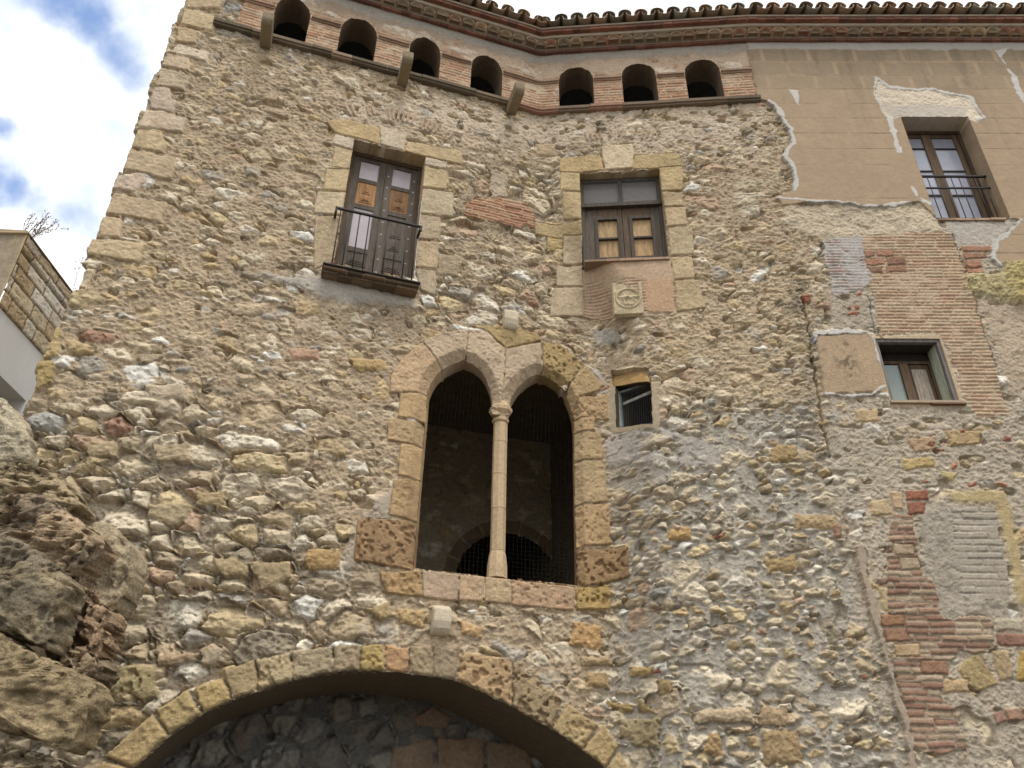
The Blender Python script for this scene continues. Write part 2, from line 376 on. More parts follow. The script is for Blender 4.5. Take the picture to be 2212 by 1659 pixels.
def emit(sheet, V, mask_face, name, m, parent):
    nz_, nx_ = sheet.X.shape; idx = np.arange(nz_ * nx_, dtype=np.int32).reshape(nz_, nx_)
    F = np.stack([idx[:-1, :-1], idx[:-1, 1:], idx[1:, 1:], idx[1:, :-1]], -1)[mask_face]
    if len(F) == 0: return None
    used = np.zeros(nz_ * nx_, bool); used[F.ravel()] = True
    re = np.cumsum(used) - 1
    return mesh_np(name, V.reshape(-1, 3)[used], re[F], np.clip(sheet.C.reshape(-1, 3)[used], .01, .92), m, parent)
# ------------------------------------------------------------------ the facade sheet
RES = .009
XR = 9.6
W = Sheet(np.arange(-4.90, XR, RES), np.arange(0, 13.24, RES))
X, Z = W.X, W.Z
def region(pts, soft=.35, px=True):
    p = QP(pts) if px else pts
    sl = W._sub(p, soft + .3); r = np.zeros(X.shape, f32)
    sd = W.sdist(X[sl] + .25 * W.n1[sl], Z[sl] + .25 * W.n4[sl], p)
    r[sl] = sst(-soft, soft, sd)
    return r
r_big = region([(60, 900), (420, 870), (640, 1000), (740, 1180), (800, 1430), (420, 1490), (240, 1700), (-60, 1800), (-60, 1000)])
r_grey = region([(1330, 940), (1480, 880), (1740, 860), (1800, 1000), (1860, 1200), (1990, 1800), (1340, 1800), (1300, 1330)], .25)
r_low = region([(780, 1310), (1290, 1310), (1700, 1420), (1800, 1800), (1250, 1800), (1000, 1420)], .25)
r_lime = region([(700, 200), (1160, 240), (1630, 220), (1650, 330), (1500, 340), (1330, 320), (1180, 330), (1000, 300), (760, 250)], .3)
r_crum = region([(1450, 560), (1720, 560), (1770, 900), (1500, 930), (1420, 800), (1460, 700)], .25)
r_mid = region([(960, 330), (1230, 330), (1200, 690), (960, 690), (900, 600)], .25)
r_right = region([(1770, 430), (2700, 430), (2700, 1900), (1990, 1900), (1880, 1230), (1790, 1000)], .1)
r_sand = region([(640, 700), (870, 720), (850, 1100), (700, 1100), (560, 900)], .3)
# mortar height relative to the stone faces
mort = -.019 - .018 * r_big + .012 * r_lime + .006 * r_crum - .012 * r_mid + .019 * r_right + .004 * r_grey + .003 * r_sand - .004 * r_grey
def mixc(*a):
    c = np.zeros(X.shape + (3,), f32) + lin((178, 156, 126))
    for r, k in a: c = c * (1 - r[..., None]) + lin(k) * r[..., None]
    return c
mcol = mixc((r_big, (164, 148, 124)), (r_lime, (196, 176, 150)), (r_crum, (184, 162, 130)), (r_mid, (172, 152, 124)), (r_right, (180, 165, 143)), (r_grey, (176, 166, 150)))
wash = sst(.05, .55, W.n1 + .35 * W.n4) * (1 - r_big) * (1 - r_grey)
mort = mort + .009 * wash
e0 = .26 + .10 * r_big - .2 * r_lime - .12 * r_grey + .1 * r_mid - .1 * r_right
eA = .55 + .40 * r_big - .42 * r_lime - .25 * r_crum + .25 * r_mid + .05 * r_low - .12 * r_grey - .30 * r_right
eB = .85 + .10 * r_big - .45 * r_lime - .08 * r_grey + .1 * r_mid - .35 * r_right - .1 * r_crum
eC = .85 - .40 * r_lime - .05 * r_grey - .35 * r_right
W.rubble(((.52, .27, e0, .010 + .010 * r_big, .008, .045), (.32, .175, eA, .012 + .016 * r_big + .008 * r_mid - .006 * r_right, .014, .045 + .03 * r_big), (.20, .105, eB, .008 + .016 * r_big + .014 * r_grey + .004 * r_mid, .016, .034 + .012 * r_big), (.115, .062, eC, .004 + .008 * r_big + .012 * r_grey, .014, .022)),
         mort, mcol, rough=.014 - .004 * r_right - .007 * r_grey + .005 * r_crum - .004 * r_big, grit=.007 - .003 * r_grey, smear=.55 + .3 * wash - .45 * r_big - .25 * r_grey - .2 * r_mid + .15 * r_crum, cavity=1.0 - .6 * r_grey - .3 * r_right)
W.H *= np.clip(.82 + .35 * r_big + .2 * r_grey + .15 * r_mid - .12 * r_lime, .6, 1.2)
# labels: 0 rubble wall, 1 quoins, 2 gothic window surround, 3 balcony window surround, 4 square window surround, 5 big arch, 6 brick loggia, 7 plaster, 8 right house rubble, 9 small window
W.L[X > SXX] = 8
def BL(px, col, **k):
    if k.get('lab') in (1, 2, 3, 4):
        f = {1: .5, 2: .25, 3: .45, 4: .42}[k['lab']]; g = sum(col) / 3; q = (g + 27, g + 11, g - 8); col = tuple(c * (1 - f) + e * f for c, e in zip(col, q))
    W.block(QP(px), col, **k)
# single larger stones
for p, c, por, h in [
    ([(1231, 1341), (1303, 1349), (1298, 1405), (1231, 1396)], (186, 148, 98), .5, .03), ([(1261, 1444), (1313, 1451), (1321, 1489), (1261, 1486)], (172, 144, 100), .4, .03),
    ([(1253, 1412), (1318, 1416), (1332, 1439), (1256, 1434)], (172, 148, 110), .3, .03), ([(1333, 1549), (1428, 1551), (1431, 1624), (1381, 1614), (1336, 1589)], (168, 150, 112), 1, .04),
    ([(1496, 1531), (1626, 1529), (1631, 1566), (1498, 1566)], (190, 168, 134), .2, .045), ([(1528, 1579), (1558, 1581), (1563, 1631), (1518, 1634)], (170, 140, 96), .2, .03),
    ([(1412, 1464), (1456, 1464), (1461, 1501), (1416, 1504)], (162, 138, 96), .9, .03), ([(1306, 1509), (1368, 1519), (1363, 1541), (1311, 1531)], (160, 136, 88), 1, .03), ([(1374, 1508), (1414, 1519), (1411, 1541), (1376, 1536)], (160, 138, 94), 1, .03),
    ([(1356, 1439), (1415, 1439), (1413, 1464), (1361, 1461)], (180, 152, 98), .4, .03), ([(1645, 1577), (1731, 1579), (1739, 1656), (1645, 1652)], (168, 142, 102), .3, .03), ([(1640, 1525), (1700, 1528), (1702, 1572), (1638, 1568)], (178, 152, 116), .3, .03),
    ([(858, 1314), (920, 1314), (918, 1359), (858, 1351)], (186, 156, 108), .5, .03), ([(988, 1339), (1045, 1349), (1038, 1379), (990, 1369)], (186, 152, 108), .4, .03), ([(803, 1306), (846, 1302), (852, 1338), (815, 1344), (798, 1326)], (178, 154, 108), .3, .045),
    ([(262, 1434), (350, 1441), (345, 1514), (230, 1504)], (172, 154, 110), 1.3, .05), ([(340, 1411), (422, 1411), (422, 1439), (345, 1439)], (182, 156, 122), .2, .045), ([(430, 1404), (490, 1401), (488, 1434), (435, 1444)], (170, 152, 126), .2, .045),
    ([(640, 645), (690, 655), (690, 682), (635, 680)], (186, 160, 120), .3, .02), ([(633, 684), (692, 684), (692, 720), (633, 716)], (184, 164, 136), .2, .02), ([(1055, 372), (1098, 374), (1098, 428), (1060, 430)], (176, 158, 132), .2, .03),
    ([(1156, 311), (1198, 306), (1206, 338), (1158, 340)], (184, 160, 124), .2, .012), ([(1440, 1140), (1490, 1136), (1495, 1168), (1442, 1172)], (186, 152, 98), .5, .03), ([(1650, 1205), (1722, 1198), (1726, 1236), (1652, 1242)], (176, 148, 102), .4, .02),
    ([(1715, 1106), (1810, 1112), (1812, 1142), (1720, 1146)], (186, 158, 116), .4, .015), ([(1659, 965), (1725, 962), (1728, 996), (1660, 1002)], (178, 150, 102), .6, .03), ([(463, 1205), (520, 1200), (545, 1225), (535, 1247), (480, 1250)], (176, 154, 114), .2, .06),
    ([(536, 1215), (625, 1210), (640, 1255), (560, 1280)], (164, 144, 108), .2, .06), ([(662, 1185), (738, 1188), (740, 1235), (664, 1232)], (178, 146, 96), .3, .05), ([(420, 1060), (495, 1060), (490, 1098), (418, 1098)], (172, 150, 110), .2, .05),
    ([(320, 1085), (415, 1088), (410, 1130), (370, 1138), (318, 1120)], (178, 158, 122), .2, .05), ([(186, 950), (262, 952), (260, 990), (190, 992)], (182, 160, 124), .2, .04), ([(328, 960), (415, 958), (418, 1005), (330, 1002)], (176, 156, 122), .2, .045),
    ([(498, 655), (580, 655), (578, 682), (500, 684)], (190, 168, 136), .1, .02), ([(310, 830), (395, 822), (412, 845), (408, 868), (314, 862)], (196, 178, 148), .1, .02), ([(620, 748), (690, 752), (688, 780), (624, 782)], (190, 152, 124), .1, .015),
    ([(750, 770), (830, 775), (838, 800), (770, 806)], (182, 152, 102), .2, .02), ([(905, 540), (1000, 552), (990, 600), (910, 592)], (172, 152, 122), .1, .015), ([(1180, 480), (1215, 478), (1215, 540), (1180, 545)], (190, 164, 112), .1, .02)]:
    BL(p, c, por=por, h=h, warp=.05, edge=.045, joint=.012, rough=.007)
# pale cement smears
for p, c in [([(560, 590), (700, 600), (880, 640), (905, 660), (760, 655), (690, 640)], (178, 172, 162)), ([(1245, 790), (1290, 800), (1330, 850), (1310, 850), (1270, 820)], (196, 188, 176)), ([(1085, 655), (1130, 660), (1135, 682), (1085, 680)], (196, 190, 182)),
             ([(1275, 712), (1330, 712), (1335, 742), (1290, 745)], (190, 182, 170)), ([(770, 1130), (810, 1090), (850, 1040), (858, 1120), (770, 1215), (752, 1240), (740, 1225)], (170, 156, 138)), ([(780, 1355), (840, 1350), (850, 1390), (800, 1388)], (186, 178, 166)), ([(1305, 930), (1420, 925), (1560, 960), (1540, 1010), (1420, 1000), (1310, 1000)], (172, 163, 152))]:
    W.patch(QP(p), c, h=.022, soft=.05, warp=.06, keep=.25, smear=-.1)
# brick infill between the two windows, relieving arches of brick on edge
W.bricks(QP([(1025, 432), (1080, 428), (1150, 445), (1158, 492), (1110, 490), (1000, 462), (1005, 440)]), .052, .26, [(186, 140, 106), (178, 132, 98), (190, 152, 118), (168, 118, 88)], (176, 152, 124), h=.022, wav=.02, warp=.06)
def fan(cpx, r0, r1, a0, a1, n, col):
    cx_, cz_ = Q(*cpx)
    for i in range(n):
        a = radians(a0 + (a1 - a0) * (i + .5) / n); da = radians((a1 - a0) / n * .36)
        q0, q1 = r0 + random.uniform(-.03, .03), r1 + random.uniform(-.06, .04)
        if random.random() < .25: continue
        W.block([(cx_ + r * cos(t), cz_ + r * sin(t)) for r, t in ((q0, a - da), (q0, a + da), (q1, a + da), (q1, a - da))], random.choice(col), h=.02, joint=.004, edge=.008, warp=.015)
fan((845, 420), 1.45, 1.68, 118, 62, 22, [(190, 165, 138), (182, 154, 126), (176, 150, 122)])
fan((1335, 470), 1.62, 1.80, 104, 66, 16, [(184, 160, 132), (176, 150, 122)])
# ---- corner quoins
OCH, TAN, PNK, PAL_, GRY = (196, 164, 108), (186, 157, 116), (186, 160, 134), (196, 176, 142), (168, 154, 132)
for p, c in [([(408, -30), (500, -30), (478, 20), (406, 20)], OCH), ([(400, 20), (437, 24), (467, 38), (463, 70), (388, 55)], (194, 164, 106)), ([(384, 57), (430, 68), (424, 95), (376, 90)], (186, 154, 100)), ([(372, 108), (380, 94), (453, 115), (448, 134), (371, 115)], PAL_),
             ([(360, 115), (410, 125), (412, 155), (350, 143)], TAN), ([(348, 147), (395, 158), (415, 165), (400, 197), (335, 185)], (182, 158, 118)), ([(332, 187), (370, 193), (371, 212), (390, 225), (376, 244), (322, 236)], PNK), ([(310, 239), (352, 240), (408, 258), (396, 288), (296, 275)], (190, 164, 128)),
             ([(294, 277), (355, 288), (356, 332), (280, 318)], (192, 162, 104)), ([(277, 321), (385, 343), (374, 390), (260, 365)], (184, 156, 108)), ([(252, 380), (305, 373), (320, 393), (295, 415), (240, 410)], PNK), ([(236, 415), (360, 437), (350, 482), (220, 462)], (190, 158, 108)),
             ([(218, 466), (265, 475), (260, 515), (200, 510)], OCH), ([(198, 512), (317, 527), (300, 570), (184, 547)], (190, 160, 104))]:
    BL(p, tuple(min(255, v + 8) for v in c), por=.25, h=.024, warp=.03, lab=1, joint=.006, edge=.02, rough=.004)
for p, c in [([(118, 700), (140, 712), (135, 772), (95, 782)], (188, 164, 112)), ([(85, 785), (122, 782), (118, 830), (75, 850)], (176, 152, 98))]:
    BL(p, c, por=.6, h=.06, warp=.05, edge=.06)
# ---- balcony window surround
for p, c in [([(703, 262), (743, 257), (820, 277), (820, 314), (771, 300), (723, 288)], (200, 164, 96)), ([(820, 272), (880, 287), (873, 327), (821, 312)], (202, 180, 146)), ([(880, 305), (998, 327), (1000, 357), (918, 339), (873, 327)], (192, 162, 104)),
             ([(723, 290), (770, 302), (766, 325), (715, 312)], (190, 170, 146)), ([(723, 316), (766, 327), (760, 367), (715, 362)], (196, 168, 112)), ([(703, 365), (758, 367), (750, 415), (698, 410)], (194, 166, 108)), ([(685, 414), (747, 415), (740, 467), (676, 460)], (194, 170, 124)),
             ([(680, 465), (738, 469), (718, 569), (675, 585)], (182, 156, 112)), ([(918, 340), (967, 350), (965, 367), (915, 357)], (194, 172, 140)), ([(915, 358), (968, 372), (965, 410), (908, 405)], (194, 166, 108)), ([(908, 407), (980, 416), (980, 469), (902, 462)], (190, 168, 124)),
             ([(902, 463), (953, 469), (950, 520), (900, 517)], (186, 162, 120)), ([(899, 519), (950, 523), (945, 582), (897, 578)], (188, 160, 112)), ([(895, 580), (943, 585), (942, 640), (908, 628)], (188, 166, 126))]:
    BL(p, c, por=.15, h=.018, lab=3, warp=.014, joint=.005, edge=.012)
# ---- square window surround, infill and crest
for p, c in [([(1208, 343), (1297, 334), (1306, 369), (1252, 374), (1208, 375)], (194, 160, 92)), ([(1297, 316), (1367, 311), (1371, 332), (1366, 364), (1306, 369)], (202, 178, 132)), ([(1371, 336), (1466, 332), (1475, 360), (1424, 366), (1366, 367)], (192, 160, 94)),
             ([(1211, 372), (1253, 374), (1253, 415), (1208, 412)], (194, 166, 104)), ([(1213, 415), (1256, 415), (1257, 475), (1215, 475)], (192, 162, 102)), ([(1153, 479), (1257, 476), (1258, 507), (1156, 507)], (186, 156, 94)), ([(1216, 509), (1258, 509), (1260, 570), (1215, 571)], (192, 166, 122)),
             ([(1201, 574), (1260, 572), (1260, 619), (1201, 620)], (192, 168, 126)), ([(1193, 622), (1261, 620), (1262, 684), (1185, 685)], (194, 168, 126)), ([(1422, 363), (1475, 360), (1476, 412), (1427, 414)], (190, 160, 96)), ([(1428, 415), (1476, 415), (1476, 446), (1433, 447)], (192, 162, 112)),
             ([(1434, 449), (1481, 447), (1486, 487), (1440, 491)], (188, 158, 110)), ([(1441, 492), (1496, 490), (1501, 550), (1448, 554)], (192, 166, 118)), ([(1448, 556), (1496, 555), (1502, 602), (1455, 606)], (188, 160, 108)), ([(1456, 607), (1508, 605), (1525, 667), (1461, 675)], (192, 164, 110))]:
    BL(p, c, por=.12, h=.018, lab=4, warp=.012, joint=.005, edge=.012)
inf = [(1260, 566), (1449, 556), (1461, 675), (1261, 684)]
W.bricks(QP(inf), .05, .24, [(186, 152, 122), (184, 156, 126), (178, 146, 116)], (186, 162, 134), h=.004, hv=.003, lab=4, mcov=.0, warp=.004)
W.patch(QP([(1260, 572), (1449, 562), (1453, 600), (1400, 606), (1262, 610)]), (184, 156, 126), h=.008, lab=4, soft=.03)
W.patch(QP([(1395, 606), (1452, 602), (1459, 672), (1398, 674)]), (186, 150, 116), h=.008, lab=4, soft=.03)
# ---- gothic window surround
GO = (190, 154, 102); GB = (182, 146, 96); GP = (192, 166, 132)
for p, c, por in [([(773, 1119), (902, 1124), (893, 1232), (763, 1210)], (162, 126, 82), 1.1), ([(848, 1037), (912, 1032), (902, 1123), (840, 1114)], GB, .4), ([(865, 957), (918, 964), (910, 1034), (858, 1029)], GO, .2), ([(838, 904), (922, 912), (917, 964), (835, 952)], (184, 152, 104), .4), ([(863, 850), (926, 847), (922, 910), (858, 902)], GO, .2),
                  ([(840, 850), (843, 812), (868, 775), (913, 738), (954, 790), (937, 827), (926, 848)], (196, 160, 116), .3), ([(913, 738), (953, 718), (1013, 711), (1006, 767), (1001, 796), (953, 792)], GP, .3), ([(1013, 711), (1053, 719), (1092, 755), (1090, 805), (1082, 880), (1062, 874), (1043, 827), (1003, 793)], GP, .4),
                  ([(1015, 702), (1106, 706), (1160, 720), (1170, 736), (1093, 754), (1053, 718)], (178, 150, 92), .5), ([(1092, 755), (1168, 738), (1171, 796), (1162, 822), (1108, 858), (1098, 882), (1083, 880), (1090, 805)], GP, .4), ([(1171, 737), (1216, 748), (1263, 787), (1233, 827), (1192, 834), (1162, 821), (1172, 795)], (178, 148, 88), 1.1),
                  ([(1265, 789), (1312, 835), (1251, 857), (1238, 890), (1213, 860), (1233, 826)], (188, 154, 102), .5), ([(1251, 857), (1328, 843), (1328, 905), (1240, 902), (1236, 890)], (180, 146, 96), .7), ([(1238, 903), (1287, 901), (1287, 931), (1238, 931)], GO, .5), ([(1238, 932), (1300, 932), (1303, 992), (1239, 994)], (178, 148, 100), .4), ([(1239, 995), (1308, 993), (1313, 1084), (1240, 1090)], (178, 150, 104), .3),
                  ([(1240, 1091), (1316, 1086), (1320, 1176), (1244, 1181)], GB, .6), ([(1244, 1182), (1356, 1178), (1361, 1244), (1248, 1270)], (162, 126, 80), 1.4),
                  ([(820, 1236), (910, 1232), (913, 1289), (833, 1284)], (180, 142, 88), .7), ([(911, 1232), (993, 1240), (990, 1299), (913, 1292)], (186, 156, 124), .2), ([(993, 1241), (1047, 1243), (1044, 1302), (992, 1299)], (190, 156, 116), .3), ([(1047, 1243), (1104, 1248), (1106, 1304), (1046, 1302)], (192, 162, 118), .3),
                  ([(1104, 1249), (1240, 1268), (1240, 1322), (1106, 1308)], (184, 146, 108), .7), ([(1242, 1270), (1318, 1262), (1321, 1317), (1246, 1319)], (182, 148, 76), 1.4)]:
    BL(p, c, por=por, h=.022, lab=2, warp=.012, joint=.004, edge=.010)
def ctrl(pts): return [FL.px(a, b, -.06) for a, b in pts]
def sx(fr, pts, d=0): return [(fr.o[0] + fr.e[0] * s, z) for s, z in pts]
GL1 = [(893, 1233), (908, 1035), (920, 905), (924, 850), (931, 832), (942, 815), (958, 800), (978, 789), (1000, 781), (1020, 789), (1038, 803), (1050, 822), (1059, 846), (1063, 872), (1062, 905)]
GL2 = [(1101, 1249), (1099, 1080), (1098, 905), (1099, 880), (1105, 860), (1117, 841), (1137, 822), (1161, 810), (1183, 818), (1203, 832), (1219, 852), (1230, 876), (1237, 900), (1239, 930), (1241, 1080), (1245, 1270)]
GG = QP(GL1[:14] + [(1063, 904), (1097, 904)] + GL2[3:], -.10)
G1 = G2 = GG
for g in (GG,):       # chamfer
    sl = W._sub(g, .3); sd = W.sdist(X[sl], Z[sl], g); zlow = min(p[1] for p in g)
    up = sst(zlow - .02, zlow + .02, Z[sl])
    inn = sst(0, .04, -sd)
    W.H[sl] -= np.where(W.L[sl] == 2, np.clip(.105 - np.maximum(-sd, 0), 0, .105) * up, 0)
# ---- small square window
SW = QP([(1328, 832), (1406, 828), (1409, 917), (1331, 924)])
BL([(1322, 800), (1400, 796), (1408, 832), (1326, 836)], (174, 140, 86), por=.4, h=-.03, lab=9, tilt=-.35)
for p in ([(1312, 836), (1330, 834), (1333, 926), (1316, 926)], [(1406, 828), (1424, 826), (1426, 920), (1409, 920)], [(1318, 922), (1424, 916), (1424, 930), (1318, 934)]):
    W.patch(QP(p), (172, 154, 126), h=.012, soft=.015, warp=.02, lab=9)
# ---- big arch
VO = [([(222, 1634), (332, 1539), (366, 1590), (290, 1661)], (184, 158, 110), .4), ([(336, 1536), (405, 1489), (440, 1541), (366, 1590)], (182, 158, 108), .4), ([(420, 1484), (481, 1460), (500, 1514), (440, 1541)], (182, 156, 104), .3), ([(479, 1444), (553, 1424), (557, 1494), (500, 1514)], (166, 144, 106), .3),
      ([(554, 1424), (629, 1409), (632, 1471), (558, 1494)], (176, 156, 118), 1.2), ([(630, 1404), (717, 1394), (718, 1454), (632, 1471)], (166, 148, 116), .5), ([(718, 1391), (777, 1391), (778, 1451), (719, 1453)], (166, 148, 116), .5), ([(779, 1391), (828, 1391), (831, 1450), (779, 1451)], (178, 152, 94), .8), ([(832, 1391), (884, 1399), (881, 1455), (832, 1450)], (186, 146, 104), .3),
      ([(884, 1396), (934, 1394), (933, 1462), (882, 1456)], (160, 140, 108), .4), ([(935, 1394), (995, 1396), (985, 1470), (934, 1463)], (152, 134, 106), .3), ([(998, 1405), (1106, 1427), (1108, 1530), (1050, 1500), (986, 1471)], (178, 148, 108), 1.4), ([(1107, 1427), (1216, 1510), (1192, 1575), (1108, 1530)], (158, 136, 102), 1.6),
      ([(1223, 1518), (1293, 1566), (1258, 1620), (1192, 1576)], (174, 150, 106), .9), ([(1303, 1561), (1336, 1614), (1308, 1661), (1258, 1620)], (176, 150, 104), .3), ([(1338, 1618), (1372, 1680), (1345, 1730), (1308, 1661)], (172, 148, 106), .4), ([(160, 1740), (220, 1640), (290, 1661), (232, 1750)], (178, 152, 106), .4)]
for p, c, por in VO: BL(p, c, por=por, h=.035, lab=5, warp=.022, joint=.007, edge=.025, rough=.006)
intr = QP([(170, 1850), (232, 1745), (290, 1660), (366, 1590), (440, 1541), (500, 1513), (558, 1494), (632, 1471), (719, 1453), (831, 1450), (882, 1456), (934, 1463), (985, 1471), (1050, 1500), (1108, 1530), (1192, 1575), (1258, 1620), (1308, 1661), (1345, 1730), (1385, 1850)])
AR_HOLE = [(intr[0][0], 0.0)] + intr + [(intr[-1][0], 0.0)]
# ---- brick loggia band
ZS = 11.79
zimp = Q(1300, 174)[1]
LOG = [(-4.02, ZS), (SXX, ZS), (SXX, 13.3), (-4.02, 13.3)]
W.bricks(LOG, .062, .29, [(184, 144, 112), (190, 154, 122), (178, 134, 102), (188, 158, 128)], (190, 166, 136), h=.012, lab=6, mcov=.28, wav=.01, warp=.03)
W.patch([(-4.0, 12.66), (SXX, 12.60), (SXX, 13.3), (-4.0, 13.3)], (184, 160, 134), h=.016, soft=.06, warp=.10, smear=-.12, var=.2, keep=.05)
W.patch([(-4.0, 12.70), (.1, 12.95), (1.0, 12.95), (SXX, 12.9), (SXX, 13.3), (-4.0, 13.3)], (164, 142, 118), h=.020, soft=.08, warp=.12, smear=-.25, var=.25)
W.patch([(-4.0, 12.95), (SXX, 12.98), (SXX, 13.3), (-4.0, 13.3)], (160, 150, 136), h=.022, soft=.06, warp=.14, var=.15, smear=-.6)
for i in range(30):
    xx = random.uniform(-3.8, 3.6); zz = random.uniform(12.5, 13.0); a = random.uniform(.08, .25)
    W.patch([(xx - a, zz), (xx, zz + a * .3), (xx + a, zz + .02), (xx, zz - a * .3)], (206, 190, 168), h=.022, soft=.03, warp=.12, smear=.05)
OPN = [[(579, 84), (658, 101), (593, 20), (670, 38), (630, 1)], [(725, 122), (803, 144), (738, 62), (817, 82), (776, 45)], [(878, 167), (943, 184), (884, 107), (955, 124), (919, 87)], [(1012, 201), (1078, 217), (1022, 144), (1090, 164), (1055, 127)],
       [(1208, 235), (1284, 231), (1208, 173), (1281, 171), (1246, 151)], [(1347, 227), (1422, 224), (1344, 163), (1418, 166), (1381, 142)], [(1487, 220), (1566, 215), (1480, 156), (1556, 155), (1516, 134)]]
OPEN = []
for k, o in enumerate(OPN):
    q = QP(o)
    x0 = (q[0][0] + q[2][0]) / 2; x1 = (q[1][0] + q[3][0]) / 2; zsill = ZS + .035; zs = (q[2][1] + q[3][1]) / 2; zt = q[4][1] + .04
    xm = (x0 + x1) / 2; a = (x1 - x0) / 2; zs = min(zs, zt - .25)
    OPEN.append((x0, x1, zsill, zs, zt))
    rows = [(x0, zsill), (x0, zs)] + [(xm - a * cos(t) * random.uniform(.97, 1.02), zs + (zt - zs) * sin(t) + random.uniform(-.014, .014)) for t in np.linspace(.15, pi - .15, 15)] + [(x1, zs), (x1, zsill)]
    OPEN[-1] = OPEN[-1] + (rows,)
print('LOGGIA', [tuple(round(v, 2) for v in o[:5]) for o in OPEN], 'zimp', zimp)
# ---- right house
PLA = [(1605, 60), (1641, 217), (1659, 222), (1674, 230), (1689, 255), (1705, 282), (1713, 312), (1696, 325), (1695, 342), (1709, 355), (1719, 390), (1716, 410), (1680, 427), (1689, 447), (1750, 437), (1800, 437), (1860, 445), (1920, 446), (1985, 438), (2025, 475), (2189, 475), (2207, 480), (2150, 525), (2140, 555), (2155, 573), (2260, 565), (2700, 560), (2700, 20)]
pq = QP(PLA); pq[0] = (SXX, 13.3); pq[1] = (SXX, pq[1][1]); pq[-1] = (XR + 1, 13.3)
# brickwork and rough bands below the plaster
W.patch(QP([(1690, 440), (2030, 440), (2040, 505), (1880, 520), (1760, 515), (1700, 480)]), (196, 178, 150), h=.012, soft=.06, rough=.016, var=.25, warp=.09, keep=.2)
W.bricks(QP([(1772, 520), (1862, 512), (1880, 620), (1800, 640)]), .05, .24, [(178, 160, 148), (184, 152, 138), (176, 164, 150)], (176, 168, 160), h=.012, mcov=-.1, warp=.06)
W.bricks(QP([(1860, 508), (2060, 502), (2092, 600), (2120, 690), (2145, 780), (2180, 900), (2110, 905), (2080, 850), (2050, 760), (2025, 722), (1905, 722), (1885, 640)]), .052, .27, [(184, 150, 120), (188, 160, 128), (180, 146, 116), (184, 156, 126), (190, 166, 134)], (184, 160, 132), h=.012, hv=.003, mcov=.22, warp=.05, joint=.007)
for a in [[(1866, 543), (1888, 541), (1889, 556), (1868, 557)], [(1891, 541), (1930, 539), (1932, 554), (1893, 556)], [(1868, 561), (1908, 560), (1911, 573), (1872, 575)], [(1914, 559), (1953, 557), (1957, 573), (1918, 575)], [(1874, 579), (1905, 578), (1909, 589), (1878, 590)], [(1916, 577), (1956, 575), (1957, 589), (1914, 590)],
          [(2076, 530), (2138, 528), (2142, 543), (2080, 545)], [(2078, 548), (2128, 546), (2132, 560), (2084, 562)], [(2084, 564), (2118, 563), (2124, 577), (2090, 578)], [(2082, 581), (2124, 579), (2128, 592), (2088, 592)]]:
    BL(a, random.choice([(150, 112, 88), (160, 118, 92), (142, 104, 84), (172, 126, 98)]), h=.02, joint=.004, edge=.008, warp=.03)
W.patch(QP([(2040, 480), (2190, 480), (2140, 530), (2070, 530)]), (178, 168, 154), h=.012, soft=.04, rough=.008)
W.patch(QP([(2085, 600), (2160, 590), (2300, 560), (2300, 660), (2212, 672), (2170, 650), (2095, 636)]), (182, 166, 118), h=.05, soft=.07, rough=.03, var=.25, warp=.10)
W.patch(QP([(2165, 570), (2340, 560), (2340, 660), (2190, 660)]), (180, 162, 104), h=.09, soft=.06, rough=.03, var=.25, warp=.10)
W.patch(QP([(2110, 650), (2300, 670), (2300, 840), (2180, 850), (2150, 760)]), (178, 156, 130), h=.010, soft=.08, rough=.012, var=.2, keep=.25)
W.patch(QP([(1795, 650), (1890, 640), (1900, 720), (1790, 715)]), (168, 154, 134), h=.006, soft=.08, rough=.014, keep=.3)
W.patch(QP([(1760, 728), (1882, 722), (1900, 760), (1925, 850), (1880, 846), (1780, 852)]), (176, 150, 118), h=.020, soft=.008, rough=.0015, warp=.015)
mp_ = QP([(1800, 730), (1850, 730), (1860, 845), (1800, 850)])
sl = W._sub(mp_, .1); sd = W.sdist(X[sl] + .08 * W.wx[sl], Z[sl], mp_); kk = sst(-.05, .15, sd) * sst(.0, .5, W.n2[sl] + W.n3[sl] * .8 + .1) * .6
W.C[sl] *= (1 - kk[..., None])
W.stroke(QP([(1754, 738), (1764, 722), (1830, 717), (1872, 721), (1888, 735), (1900, 775), (1910, 800)]), .05, (206, 198, 188), h=.030)
W.stroke(QP([(1785, 853), (1840, 858), (1880, 852), (1910, 835)]), .045, (196, 190, 180), h=.026)
W.patch(QP([(1886, 726), (2030, 724), (2085, 880), (1925, 880)]), (190, 164, 130), h=.012, soft=.015, warp=.012, rough=.002)
